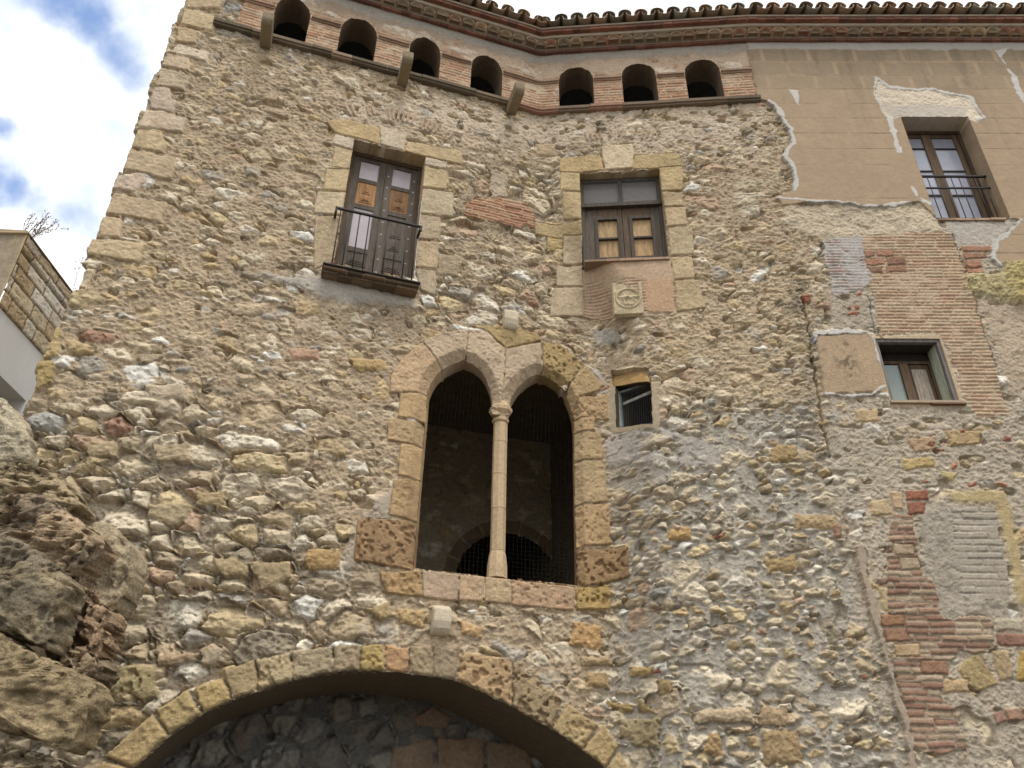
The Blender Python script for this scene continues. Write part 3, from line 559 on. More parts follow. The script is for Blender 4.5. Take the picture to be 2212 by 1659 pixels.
# lower part of the right house
for p, c, por in [([(1845, 885), (1895, 880), (1900, 912), (1850, 914)], (182, 156, 116), .2), ([(1948, 990), (2020, 988), (2022, 1012), (1950, 1016)], (190, 164, 108), .4), ([(1955, 945), (2020, 940), (2024, 975), (1975, 982)], (182, 150, 116), .3), ([(2040, 930), (2120, 930), (2120, 960), (2050, 966)], (182, 154, 110), .4), ([(2030, 1015), (2070, 1020), (2062, 1040), (2035, 1035)], (188, 168, 116), .4),
                  ([(1875, 1082), (1918, 1075), (1930, 1112), (1880, 1118)], (190, 164, 124), .3), ([(1795, 1130), (1815, 1126), (1820, 1160), (1800, 1166)], (160, 126, 100), .2), ([(2065, 1445), (2110, 1405), (2160, 1478), (2110, 1500)], (180, 156, 108), .3), ([(2140, 1405), (2180, 1404), (2192, 1474), (2155, 1470)], (172, 148, 110), .2), ([(2195, 1404), (2260, 1410), (2260, 1480), (2197, 1474)], (178, 148, 78), .3),
                  ([(2028, 1466), (2095, 1464), (2098, 1498), (2035, 1496)], (180, 152, 112), .2), ([(2146, 1338), (2208, 1338), (2212, 1366), (2150, 1366)], (172, 158, 134), .1), ([(2150, 1369), (2250, 1368), (2256, 1400), (2156, 1398)], (150, 110, 90), .1), ([(1892, 1270), (1922, 1268), (1924, 1322), (1904, 1324)], (186, 164, 124), .1), ([(1888, 1246), (1918, 1244), (1914, 1264), (1892, 1266)], (150, 124, 104), .1)]:
    BL(p, c, por=por, h=.022, warp=.035, joint=.008)
W.patch(QP([(1985, 1100), (2050, 1090), (2150, 1100), (2180, 1330), (2035, 1332), (2000, 1250)]), (168, 156, 138), h=.010, soft=.05, rough=.014, var=.20)
W.bricks(QP([(2055, 1100), (2150, 1095), (2185, 1300), (2080, 1290)]), .075, .4, [(176, 164, 148), (170, 158, 140)], (164, 152, 134), h=.012, mcov=.1, warp=.06)
W.patch(QP([(2048, 1062), (2170, 1058), (2178, 1085), (2060, 1088)]), (184, 162, 116), h=.018, soft=.04, rough=.008)
W.patch(QP([(2150, 1080), (2178, 1082), (2225, 1300), (2200, 1310)]), (182, 160, 114), h=.018, soft=.04, rough=.008)
W.bricks(QP([(1925, 1110), (1970, 1108), (1975, 1160), (1990, 1240), (2012, 1250), (2034, 1335), (2140, 1335), (2152, 1405), (2070, 1412), (2038, 1432), (2030, 1500), (2072, 1540), (2085, 1622), (1962, 1622), (1952, 1540), (1932, 1440), (1915, 1330), (1912, 1240)]), .066, .27, [(156, 122, 98), (164, 134, 108), (148, 112, 90), (168, 144, 116), (176, 154, 126)], (150, 136, 116), h=.026, hv=.010, joint=.014, warp=.05, mcov=.75, wav=.02)
for p, c in [([(1952, 1058), (2003, 1057), (2006, 1081), (1956, 1082)], (152, 98, 72)), ([(1956, 1085), (2003, 1084), (1996, 1110), (1962, 1111)], (148, 98, 74)), ([(1898, 1328), (1950, 1327), (1954, 1354), (1904, 1355)], (160, 120, 88)), ([(1904, 1357), (1955, 1356), (1965, 1387), (1912, 1386)], (156, 118, 90)), ([(1986, 1425), (2046, 1427), (2048, 1458), (1988, 1457)], (152, 114, 88)),
             ([(1925, 1175), (1972, 1173), (1978, 1200), (1932, 1202)], (176, 152, 124)), ([(1938, 1205), (1984, 1204), (1988, 1232), (1944, 1234)], (172, 150, 122)), ([(1926, 1390), (1985, 1392), (1985, 1420), (1934, 1420)], (186, 156, 118)), ([(1918, 1062), (1948, 1062), (1952, 1100), (1930, 1100)], (182, 154, 118)),
             ([(2140, 1540), (2164, 1534), (2176, 1560), (2150, 1568)], (160, 124, 104)), ([(2168, 1532), (2200, 1526), (2216, 1556), (2178, 1562)], (168, 130, 104)), ([(2206, 1528), (2250, 1524), (2254, 1562), (2214, 1560)], (158, 88, 66))]:
    BL(p, c, h=.026, joint=.005, edge=.012, warp=.02)
for i in range(26):       # stray brick bits
    px, py = random.choice([(random.uniform(1740, 1860), random.uniform(560, 720)), (random.uniform(1960, 2200), random.uniform(900, 1060)), (random.uniform(600, 1400), random.uniform(500, 1100)), (random.uniform(1400, 1900), random.uniform(1000, 1640))])
    a = random.uniform(5, 12); b = random.uniform(3, 6); t = random.uniform(-.5, .5)
    BL([(px + ix * a * cos(t) - iz * b * sin(t), py + ix * a * sin(t) + iz * b * cos(t)) for ix, iz in ((-1, -1), (1, -1), (1, 1), (-1, 1))], random.choice([(162, 100, 74), (176, 116, 84), (150, 96, 76)]), h=.022, joint=.004, warp=.04, only=(0, 8))
# cement fillet down the joint of the two houses
W.stroke(QP([(1858, 1190), (1866, 1244), (1898, 1365), (1929, 1484), (1954, 1556), (1969, 1659), (1990, 1800)]), .055, (168, 150, 128), h=.045, warp=.02)
W.crack(QP([(1735, 640), (1752, 740), (1768, 850), (1790, 985)]), .014, .06)
W.crack(QP([(1875, 640), (1893, 720), (1905, 735)]), .008, .03)
W.crack(QP([(2060, 505), (2088, 600), (2120, 700), (2150, 790)]), .008, .03)
for mpx, am in (([(1690, 560), (1735, 560), (1775, 760), (1800, 960), (1760, 960), (1715, 780)], .5), ([(1640, 900), (1760, 880), (1790, 1010), (1700, 1000)], .3), ([(760, 640), (960, 660), (900, 720), (720, 720)], .3), ([(1260, 690), (1420, 690), (1420, 800), (1300, 800)], .35), ([(560, 90), (760, 130), (740, 150), (560, 110)], .4)):
    mq = QP(mpx); sl = W._sub(mq, .2); sd = W.sdist(X[sl] + .12 * W.wx[sl], Z[sl], mq); kk = sst(-.12, .12, sd) * sst(-.1, .45, W.n2[sl] * .8 + W.n4[sl] * .6 + W.n3[sl] * .5) * am
    W.C[sl] *= (1 - kk[..., None] * np.array([1, .97, .93]))
# plaster with painted ashlar joints
W.patch(pq, (164, 140, 111), h=.032, lab=7, soft=.004, warp=.02, rough=.0022, var=.10)
inP = W.L == 7
zA = [Q(1800, y)[1] for y in (137, 166, 197, 227)]
step = (zA[0] - zA[3]) / 3
row = np.floor((zA[0] - Z) / step).astype(int); fz = (zA[0] - Z) - row * step
blen = .74; uu = X / blen + .5 * (row & 1) + .18; fu = (uu - np.floor(uu)) * blen
dv = np.minimum(fu, blen - fu); dh = np.minimum(fz, step - fz)
fade = np.clip(np.where(row <= -1, 1.0, np.where(row == 0, .8, np.where(row == 1, .5, .22))) + .25 * W.n1, 0.1, 1) * (1 - .85 * sst(2, 4, row.astype(float)) * (row > 1))
inner = sst(.030, .036, dv) * sst(.018, .024, dh)
dk = lin((140, 122, 97)) / lin((164, 140, 111))
W.C = np.where(inP[..., None], W.C * (1 + (dk - 1) * (inner * fade * .9)[..., None]), W.C)
ln = (1 - sst(.003, .008, dh + .0015 * W.n2)) * (row >= 0) * sst(-.5, .1, W.n1 + W.n4 * .4)
W.C = np.where(inP[..., None], W.C * (1 - .42 * ln[..., None]), W.C)
W.H = np.where(inP, W.H - .004 * ln, W.H)
strk = fbm(X + .06 * W.wx, Z * .10, .16, 7, 4, .6)
kstain = sst(.0, .7, W.n1 + .5 * W.n4) * .10 + sst(.05, .6, strk) * sst(9.2, 13.2, Z) * .20 + sst(.2, .7, fbm(X, Z, .5, 12, 4, .6)) * .10 - sst(.25, .7, fbm(X + 9, Z, .35, 13, 4, .6)) * .08
W.C = np.where(inP[..., None], W.C * (1 - kstain[..., None]), W.C)
CEM = (190, 184, 175)
gs = QP([(1660, 92), (2300, 86), (2300, 108), (2130, 110), (2060, 112), (1990, 110), (1880, 112), (1780, 111), (1700, 108), (1662, 112)])
W.patch([(SXX, 13.3), (XR, 13.3), (XR, gs[2][1])] + gs[3:-1] + [(SXX, gs[-1][1])], (166, 158, 146), h=.034, lab=7, soft=.015, warp=.06, var=.12)
rp = [(1888, 170), (1921, 192), (1966, 197), (2011, 196), (2059, 207), (2096, 215), (2109, 237), (2124, 258), (2109, 267), (2081, 256), (1938, 256), (1924, 260), (1905, 245), (1885, 207)]
W.patch(QP(rp), (200, 184, 160), h=.022, lab=7, soft=.012, warp=.03, rough=.012, var=.22)
W.patch(QP([(1912, 235), (2000, 228), (2090, 235), (2085, 255), (1925, 255)]), (184, 172, 156), h=.024, lab=7, soft=.03, warp=.03, rough=.006)
for st, wd in [(rp[:8] + [(2109, 262)], .032), ([(1890, 172), (1886, 207), (1905, 245), (1920, 262)], .03), ([(1919, 258), (1929, 296), (1934, 320), (1940, 332)], .05), ([(2160, 124), (2174, 150), (2189, 170), (2194, 192), (2212, 225), (2240, 260)], .05), ([(2205, 480), (2150, 525), (2141, 556), (2158, 575)], .05),
               ([(1659, 222), (1674, 230), (1689, 255), (1705, 282), (1713, 312), (1696, 325), (1695, 342), (1709, 355), (1719, 390), (1714, 412)], .045), ([(1680, 430), (1750, 437), (1800, 438), (1860, 446), (1920, 447), (1985, 438), (2012, 442)], .038), ([(1968, 408), (1980, 430), (2005, 443)], .04)]:
    W.stroke(QP(st), wd, CEM, h=.036, warp=.035)
W.patch(QP([(1702, 197), (1722, 200), (1725, 232), (1718, 226)]), CEM, h=.036, soft=.006, warp=.02, lab=7)
W.patch(QP([(2146, 112), (2174, 108), (2160, 130)]), CEM, h=.036, soft=.01, warp=.03, lab=7)
# ------------------------------------------------------------------ openings
WB = FL; 
def rect(fr, px4):
    q = [fr.px(*p) for p in px4]
    return ((q[0][0] + q[3][0]) / 2, (q[1][0] + q[2][0]) / 2, (q[2][1] + q[3][1]) / 2, (q[0][1] + q[1][1]) / 2)     # s0, s1, z0, z1
RB = rect(FL, [(770, 302), (918, 339), (897, 603), (716, 566)])
RMW = rect(FM, [(1253, 375), (1423, 367), (1448, 556), (1260, 567)])
RU = rect(FR, [(1938, 255), (2081, 255), (2189, 475), (2025, 474)])
RLW = rect(FR, [(1888, 734), (2026, 730), (2075, 870), (1925, 868)])
print('rects', RB, RMW, RU, RLW)
def rpoly(fr, R): return [(fr.o[0] + fr.e[0] * s, z) for s, z in ((R[0], R[2]), (R[0], R[3]), (R[1], R[3]), (R[1], R[2]))]
HOLES = [rpoly(FL, RB), rpoly(FM, RMW), rpoly(FR, RU), rpoly(FR, RLW), SW, GG, AR_HOLE] + [o[5] for o in OPEN]
nzz, nxx = X.shape
xf = (X[:-1, :-1] + RES / 2); zf = (Z[:-1, :-1] + RES / 2)
keep = np.ones(xf.shape, bool)
for h_ in HOLES:
    sl = W._sub(h_, .05); sl = (slice(sl[0].start, min(sl[0].stop, nzz - 1)), slice(sl[1].start, min(sl[1].stop, nxx - 1)))
    keep[sl] &= W.sdist(xf[sl], zf[sl], h_) < 0
# left edge of the house: ragged quoin line, rounded arris
rngq = np.random.default_rng(5); qz = np.arange(-1, 15, .36); qv = rngq.uniform(-.03, .035, len(qz))
zl = W.zs
xl = -4.765 + np.array([qv[int((z + 1) / .36)] for z in zl]) + .012 * fbm(np.zeros_like(zl) + 3.3, zl, .12, 3, 4) - .05 * sst(7.2, 5.5, zl)
XX = np.maximum(X, xl[:, None])
edge = np.clip(1 - (XX - xl[:, None]) / .05, 0, 1)
Hf = W.H - .04 * edge ** 2
Y = base(XX, Z) - Hf
V = np.stack([XX, Y, Z], -1)
dead = (XX[:-1, 1:] - XX[:-1, :-1] < 1e-6) & (XX[1:, 1:] - XX[1:, :-1] < 1e-6)
keep &= ~dead
# ------------------------------------------------------------------ the two houses
B0 = (0.0, 0, 0)
house = thing('stone_building', 'old rubble stone building with twin gothic window and brick arcade under tiled eaves', 'building', (0, 8.5, 0))
plast = thing('plastered_building', 'peeling plastered building on the right with tall window and exposed brickwork', 'building', (6.5, 8.2, 0))
def par(o, p):
    o.parent = p; o.matrix_parent_inverse = p.matrix_world.inverted(); return o
def part(mb, name, m, p): return par(mb.build(name, m), p)
LF = W.L[:-1, :-1]
def emitp(lab, name, m, p):
    o = emit(W, V, keep & np.isin(LF, lab), name, m, None); return par(o, p)
wall = emitp([0], 'rubble_wall', M_STONE, house)
quo = emitp([1], 'corner_quoins', M_STONE, house)
gwin = emitp([2], 'gothic_window', M_STONE, house)
bwin = emitp([3], 'balcony_window', M_STONE, house)
swin = emitp([4], 'square_window', M_STONE, house)
arch = emitp([5], 'stone_arch', M_STONE, house)
logg = emitp([6], 'brick_arcade', M_STONE, house)
smw = emitp([9], 'small_window', M_STONE, house)
plw = emitp([7], 'plaster_coat', M_PLAST, plast)
rwl = emitp([8], 'exposed_masonry', M_STONE, plast)
# left return and back of the stone house
cl = []; mb = None
i0 = np.argmax(XX > xl[:, None] + 1e-6, axis=1) - 1
yl_ = Y[np.arange(nzz), np.clip(i0, 0, None)]
ys = np.concatenate([[0], np.cumsum(np.full(110, .03))])
VV = np.zeros((nzz, len(ys), 3)); n_ = fbm(np.zeros((nzz, 1)) + ys[None, :], zl[:, None] + 0 * ys[None, :], .25, 9, 4, .6)
VV[..., 0] = xl[:, None] + .0 + np.where(ys > 0, -.01, 0)[None, :] + .03 * n_ * (ys > .06)[None, :]; VV[..., 1] = yl_[:, None] + ys[None, :]; VV[..., 2] = zl[:, None]
step_ = 3; VV = VV[::step_]; idx = np.arange(VV.shape[0] * VV.shape[1]).reshape(VV.shape[:2])
FF = np.stack([idx[:-1, :-1], idx[1:, :-1], idx[1:, 1:], idx[:-1, 1:]], -1).reshape(-1, 4)
cc = lin((176, 152, 116)) * (1 + .3 * n_[::step_])[..., None]
par(mesh_np('side_wall', VV.reshape(-1, 3), FF, np.clip(cc.reshape(-1, 3), .02, .9), M_STONE), house)
# ---- reveals
def reveal(poly, depth, parent, m=M_STONE, name='reveal', push=.002, closed_bottom=True, colour=None, off=.012, fr=None, step=.03, turn=1):
    pts = []
    n = len(poly)
    for i in range(n):
        a, b = np.array(poly[i]), np.array(poly[(i + 1) % n]); k = max(1, int(np.linalg.norm(b - a) / step))
        for j in range(k): pts.append(a + (b - a) * j / k)
    cen = np.mean(pts, 0); V_ = []; C_ = []; ga = math.atan((float(base(cen[0] + .02, cen[1])) - float(base(cen[0] - .02, cen[1]))) / .04) * turn
    P_ = np.array(pts); ar = 0.5 * np.sum(P_[:, 0] * np.roll(P_[:, 1], -1) - np.roll(P_[:, 0], -1) * P_[:, 1]); sg = 1 if ar > 0 else -1
    nd = max(2, int(depth / .05)) + 1
    for i, p in enumerate(pts):
        t = P_[(i + 1) % len(P_)] - P_[i - 1]; t = t / (np.linalg.norm(t) + 1e-9); nn = np.array([t[1], -t[0]]) * sg
        q = p + nn * off; h, c = W.sample(q[0], q[1])
        if colour is not None: c = lin(colour)
        y0 = float(base(p[0], p[1])) - h - push
        for j in range(nd):
            f = j / (nd - 1); jit = .004 * (random.random() - .5) if 0 < j else 0
            V_.append((p[0] + nn[0] * jit - sin(ga) * depth * f, y0 + cos(ga) * depth * f, p[1] + nn[1] * jit)); C_.append(np.array(c) * (.92 + .16 * random.random()))
    F_ = []
    L_ = len(pts)
    for i in range(L_):
        i2 = (i + 1) % L_
        for j in range(nd - 1):
            f = (i * nd + j, i2 * nd + j, i2 * nd + j + 1, i * nd + j + 1)
            F_.append(f if sg > 0 else f[::-1])
    return par(mesh_np(name, np.array(V_), np.array(F_), np.clip(np.array(C_), .01, .9), m), parent)
def inroom(fr, s0, s1, z0, z1, d0, d1, c, name, parent, m=M_DARK, front=False, hole=None):
    """room behind a wall, open to the front, faces inwards"""
    mb = MB(); P = fr.P
    a = [P(s0, z0, -d0), P(s1, z0, -d0), P(s1, z0, -d1), P(s0, z0, -d1), P(s0, z1, -d0), P(s1, z1, -d0), P(s1, z1, -d1), P(s0, z1, -d1)]
    mb.add(a, [(0, 1, 2, 3), (4, 7, 6, 5), (1, 5, 6, 2), (0, 3, 7, 4), (3, 2, 6, 7)], lin(c))
    return part(mb, name, m, parent)
# gothic window: reveals, column, net, dim room
reveal(GG, .22, gwin, push=.001, turn=0)
COL_ = lin((196, 168, 130))
sc0, zc0 = FL.px(1076, 1238, -.08); sc1, zc1 = FL.px(1081, 905, -.08); sc2, zc2 = FL.px(1082, 878, -.08)
scol = (sc0 + sc1) / 2
def octa(mb, s, prof, c, dd=-.10, n=8, jit=0):
    rings = []
    for z, r in prof:
        rings.append([FL.P(s + r * cos(pi / n + 2 * pi * k / n), z, dd + r * sin(pi / n + 2 * pi * k / n)) for k in range(n)])
    vs = [p for R in rings for p in R]; fs = []
    for i in range(len(prof) - 1):
        for k in range(n): fs.append((i * n + k, i * n + (k + 1) % n, (i + 1) * n + (k + 1) % n, (i + 1) * n + k)[::-1])
    fs.append(tuple(range(n))); fs.append(tuple((len(prof) - 1) * n + k for k in range(n))[::-1])
    mb.add(vs, fs, c)
wsh = .085
ztop = zc2 + .06
mb = MB(); octa(mb, scol, [(zc0 - .06, .112), (zc0 + .07, .110), (zc0 + .12, .104), (zc0 + .19, .096), (zc0 + .24, wsh)], COL_); part(mb, 'column_base', M_STONE, gwin)
mb = MB(); za, zb = zc0 + .24, zc1 - .05; L_ = [0, .31, .57, .83, 1]
for i in range(4):
    z0_, z1_ = za + (zb - za) * L_[i], za + (zb - za) * L_[i + 1]
    octa(mb, scol + random.uniform(-.002, .002), [(z0_, wsh - .006), (z0_ + .006, wsh), (z1_ - .006, wsh), (z1_, wsh - .006)], COL_ * random.uniform(.9, 1.06))
part(mb, 'column_shaft', M_STONE, gwin)
mb = MB(); octa(mb, scol, [(zb, .088), (zb + .01, .100), (zb + .035, .104), (zb + .05, .094), (zb + .09, .098), (zb + .13, .128), (zb + .145, .140), (zb + .19, .142), (zb + .20, .126), (zb + .27, .10)], COL_); part(mb, 'column_capital', M_STONE, gwin)
def net(fr, s0, s1, z0, z1, d, step, r, name, parent, m=M_NET, belly=.0, skew=0, vert=True, hor=True, clip=None):
    mb = MB(); c = (0.3, .28, .24)
    def P(s, z): return fr.P(s, z, d - belly * sin(pi * (s - s0) / (s1 - s0)) * sin(pi * min(1, (z - z0) / (z1 - z0) * 1.0)) + .01 * sin(9 * s + 5 * z))
    ns = int((s1 - s0) / step); nz__ = int((z1 - z0) / step)
    if vert:
        for i in range(ns + 1):
            s = s0 + (s1 - s0) * i / ns
            mb.tube([P(s + skew * sin(4 * z), z) for z in np.linspace(z0, z1, 14)], r, c, 3)
    if hor:
        for j in range(nz__ + 1):
            z = z0 + (z1 - z0) * j / nz__
            mb.tube([P(s + skew * sin(4 * z), z + .01 * sin(8 * s)) for s in np.linspace(s0, s1, 10)], r, c, 3)
    return part(mb, name, m, parent)
def srange(fr, poly): return [(p[0] - fr.o[0]) / fr.e[0] for p in poly]
sg_ = srange(FL, G1) + srange(FL, G2); zg_ = [p[1] for p in G1 + G2]
net(FL, min(sg_) - .02, max(sg_) + .02, min(zg_) - .02, max(zg_), -.24, .05, .0007, 'bird_net', gwin, belly=.06, skew=.01)
# room seen through the gothic window
s0g, s1g = min(sg_) - .9, max(sg_) + 1.0
inroom(FL, s0g, s1g, min(zg_) - .55, max(zg_) + .9, .34, 6.5, (120, 106, 86), 'inner_room', gwin)
IW = Sheet(np.arange(0, s1g - s0g, .022), np.arange(0, 4.2, .022))
IW.rubble(((.44, .27, .8, .02, .012, .05), (.26, .15, .6, .015, .012, .03), (.15, .09, .5, .01, .01, .02)), .004, np.zeros(IW.X.shape + (3,)) + lin((172, 156, 130)), smear=.4)
zfl = min(zg_) - .5
def inpx(px, py): s_, z_ = FL.px(px, py, -3.5); return (s_ - s0g, z_ - zfl)
ca = inpx(1100, 1265); top_ = inpx(1100, 1152); rad = top_[1] - ca[1]
ra = abs(inpx(1212, 1265)[0] - ca[0])
th = np.linspace(0, pi, 25)
ih = [(ca[0] + ra, 0)] + [(ca[0] + ra * cos(t), ca[1] + rad * sin(t)) for t in th] + [(ca[0] - ra, 0)]
for i in range(9):
    t0, t1 = pi * i / 9, pi * (i + 1) / 9
    IW.block([(ca[0] + (ra + e) * cos(t), ca[1] + (rad + e) * sin(t)) for t, e in ((t0, .0), (t0, .22), (t1, .22), (t1, .0))], (134, 112, 84), h=.03)
IV = np.zeros(IW.X.shape + (3,))
for k in range(3): IV[..., k] = FL.o[k] + FL.e[k] * (s0g + IW.X) + FL.n[k] * (-3.5 + IW.H)
IV[..., 2] = IW.Z + zfl
kk = IW.sdist(IW.X[:-1, :-1] + .011, IW.Z[:-1, :-1] + .011, ih) < 0
par(emit(IW, IV, kk, 'inner_wall', M_STONE, None), gwin)
# big arch: soffit and the rough wall at the back of the passage
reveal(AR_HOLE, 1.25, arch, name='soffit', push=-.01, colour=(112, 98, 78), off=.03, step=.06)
ax0, ax1 = AR_HOLE[0][0] - .6, AR_HOLE[-1][0] + .7
PW = Sheet(np.arange(ax0, ax1, .014), np.arange(0, 4.1, .014))
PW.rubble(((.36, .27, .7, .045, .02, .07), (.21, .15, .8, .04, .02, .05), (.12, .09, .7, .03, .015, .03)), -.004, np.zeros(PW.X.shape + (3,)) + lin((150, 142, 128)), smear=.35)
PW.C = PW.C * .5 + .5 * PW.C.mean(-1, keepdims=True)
PW.C *= .46  # shade of the passage put into the wall colour
def pwpx(pts, dd=1.3): return QP(pts, -dd)
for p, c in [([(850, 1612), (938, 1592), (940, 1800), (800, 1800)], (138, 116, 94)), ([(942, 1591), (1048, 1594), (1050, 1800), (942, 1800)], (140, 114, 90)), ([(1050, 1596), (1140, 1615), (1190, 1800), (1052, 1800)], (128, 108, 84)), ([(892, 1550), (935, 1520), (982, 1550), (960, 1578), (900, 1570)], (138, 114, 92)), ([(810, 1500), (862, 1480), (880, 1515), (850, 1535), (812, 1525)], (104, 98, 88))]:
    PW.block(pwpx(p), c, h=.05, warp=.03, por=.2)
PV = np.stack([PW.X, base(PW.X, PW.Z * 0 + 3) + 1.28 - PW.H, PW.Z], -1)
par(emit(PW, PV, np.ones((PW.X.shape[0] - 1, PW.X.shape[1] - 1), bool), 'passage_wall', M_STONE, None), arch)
# ---- joinery helpers
WD = lin((92, 81, 70)); WD2 = lin((98, 78, 60)); WOC = lin((164, 120, 74)); LIL = lin((180, 168, 172)); GRW = lin((120, 114, 108))
def box(fr, s0, s1, z0, z1, d0, d1, c, name, m, p):
    mb = MB(); fr.box(mb, s0, s1, z0, z1, d0, d1, c); return part(mb, name, m, p)
def framebox(mb, fr, s0, s1, z0, z1, w_, d0, d1, c):
    fr.box(mb, s0, s0 + w_, z0, z1, d0, d1, c); fr.box(mb, s1 - w_, s1, z0, z1, d0, d1, c)
    fr.box(mb, s0 + w_, s1 - w_, z0, z0 + w_, d0, d1 - .002, c); fr.box(mb, s0 + w_, s1 - w_, z1 - w_, z1, d0, d1 - .002, c)
def raised(mb, fr, s0, s1, z0, z1, d, c, n=3):
    for i in range(n):
        k = i * .028; fr.box(mb, s0 + k, s1 - k, z0 + k, z1 - k, d - .02, d + .007 + .007 * i, c * (1 - .03 * i))
# ---- balcony window: doors
s0, s1, z0, z1 = RB
for hp, pr_, de in ((HOLES[0], bwin, .34), (HOLES[1], swin, .30), (HOLES[2], plast, .36), (HOLES[3], plast, .34), (SW, smw, .3)):
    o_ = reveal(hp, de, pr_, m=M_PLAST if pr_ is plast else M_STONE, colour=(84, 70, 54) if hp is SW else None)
    if pr_ is plast: o_.name = 'window_reveal'
dd = -.24
mb = MB(); framebox(mb, FL, s0, s1, z0, z1, .055, dd - .06, dd + .03, WD2 * .8); part(mb, 'door_frame', M_WOOD, bwin)
mid = (s0 + s1) / 2; Hh = z1 - z0
lv = [.0, .035, .20, .225, .56, .585, .80, .83, .985]
for k, (a, b) in enumerate(((s0 + .055, mid - .003), (mid + .003, s1 - .055))):
    leaf = MB(); st = .095
    wc = WD * (1.05 if k else .95)
    FL.box(leaf, a, a + st, z0 + .03, z1 - .055, dd - .03, dd, wc); FL.box(leaf, b - st, b, z0 + .03, z1 - .055, dd - .03, dd, wc * .95)
    for u0, u1 in ((.015, .07), (.20, .235), (.545, .58), (.765, .795), (.945, .976)):
        FL.box(leaf, a + st, b - st, z0 + u0 * Hh, z0 + u1 * Hh, dd - .03, dd - .002, wc * .9)
    lo = part(leaf, 'door_leaf', M_WOOD, bwin)
    pn = MB(); FL.box(pn, a + st, b - st, z0 + .795 * Hh, z0 + .945 * Hh, dd - .026, dd - .018, LIL); part(pn, 'pane', M_PANE, bwin)
    oc = MB(); cO = WOC * (1 if k == 0 else .62); FL.box(oc, a + st, b - st, z0 + .58 * Hh, z0 + .765 * Hh, dd - .026, dd - .012, cO)
    raised(oc, FL, a + st + .04, b - st - .04, z0 + .60 * Hh, z0 + .645 * Hh, dd - .012, cO * .9, 3); raised(oc, FL, a + st + .07, b - st - .07, z0 + .675 * Hh, z0 + .745 * Hh, dd - .012, cO * .92, 3)
    part(oc, 'panel', M_WOOD, bwin)
    if k == 0:
        pn = MB(); FL.box(pn, a + st, b - st, z0 + .235 * Hh, z0 + .545 * Hh, dd - .026, dd - .018, LIL * .95); part(pn, 'pane', M_PANE, bwin)
    else:
        pn = MB(); FL.box(pn, a + st, b - st, z0 + .235 * Hh, z0 + .545 * Hh, dd - .026, dd - .014, WD * 1.1); raised(pn, FL, a + st + .05, b - st - .05, z0 + .27 * Hh, z0 + .34 * Hh, dd - .014, WD, 3)
        raised(pn, FL, a + st + .05, b - st - .05, z0 + .37 * Hh, z0 + .52 * Hh, dd - .014, WD, 2); part(pn, 'panel', M_WOOD, bwin)
    pn = MB(); FL.box(pn, a + st, b - st, z0 + .07 * Hh, z0 + .20 * Hh, dd - .026, dd - .010, WD * .85); raised(pn, FL, a + st - .01, b - st + .01, z0 + .10 * Hh, z0 + .17 * Hh, dd - .010, WD * .9, 3); part(pn, 'panel', M_WOOD, bwin)
    if k == 1:
        for col_s in (a + .04, b - .04):
            for i in range(9):
                zz = z0 + Hh * (.08 + i * .098 + (.01 if col_s > mid + .3 else 0)); sm = MB()
                c0 = FL.P(col_s, zz, dd); n = 8; r = .014
                ring = [c0 + r * (cos(2 * pi * q / n) * FL.e + sin(2 * pi * q / n) * np.array([0, 0, 1.])) for q in range(n)]
                sm.add(ring + [c0 + FL.n * .010], [(q, (q + 1) % n, n) for q in range(n)], (.6, .6, .6)); part(sm, 'stud', M_STUD, bwin)
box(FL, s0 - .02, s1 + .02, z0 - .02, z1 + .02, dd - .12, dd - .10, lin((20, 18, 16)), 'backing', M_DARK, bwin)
# ledge of two brick courses and an iron flat, railing
ls0, lz = FL.px(699, 572, .22); ls1, lz2 = FL.px(908, 610, .22); lz = (lz + lz2) / 2
mb = MB()
for cr_, (zz, th_, pj) in enumerate(((lz - .036, .034, .20), (lz - .070, .030, .15))):
    u = ls0
    while u < ls1 - .02:
        l = min(random.uniform(.17, .30), ls1 - u); FL.box(mb, u, u + l - .007, zz + random.uniform(-.004, .004), zz + th_, -.05, pj + random.uniform(-.012, .01), lin(random.choice([(96, 82, 64), (112, 94, 74), (80, 70, 56), (122, 100, 78)]))); u += l
FL.box(mb, ls0 + .02, ls1 - .02, lz - .070, lz - .004, -.05, .12, lin((120, 104, 84)))
part(mb, 'ledge', M_TILE, bwin)
mb = MB(); FL.box(mb, ls0 - .01, ls1 + .005, lz + .001, lz + .013, .17, .235, (.02, .02, .02)); FL.box(mb, ls0 - .01, ls0 + .03, lz + .001, lz + .013, 0, .17, (.02, .02, .02)); FL.box(mb, ls1 - .03, ls1, lz + .001, lz + .013, 0, .17, (.02, .02, .02))
rs0, rz = FL.px(724, 452, .20); rs1, rz2 = FL.px(912, 489, .20); rz = (rz + rz2) / 2
FL.box(mb, rs0, rs1, rz - .01, rz + .012, .19, .225, (.02, .02, .02))
for se in (rs0, rs1 - .03): FL.box(mb, se, se + .03, rz - .011, rz + .011, -.02, .19, (.02, .02, .02)); FL.box(mb, se + .001, se + .029, rz - .07, rz - .011, .192, .222, (.02, .02, .02))
nb = 9
for i in range(nb):
    s = rs0 + .07 + (rs1 - rs0 - .14) * i / (nb - 1)
    mb.tube([FL.P(s, lz + .005, .206), FL.P(s, rz, .206)], .0085, (.02, .02, .02), 6)
part(mb, 'railing', M_IRON, bwin)
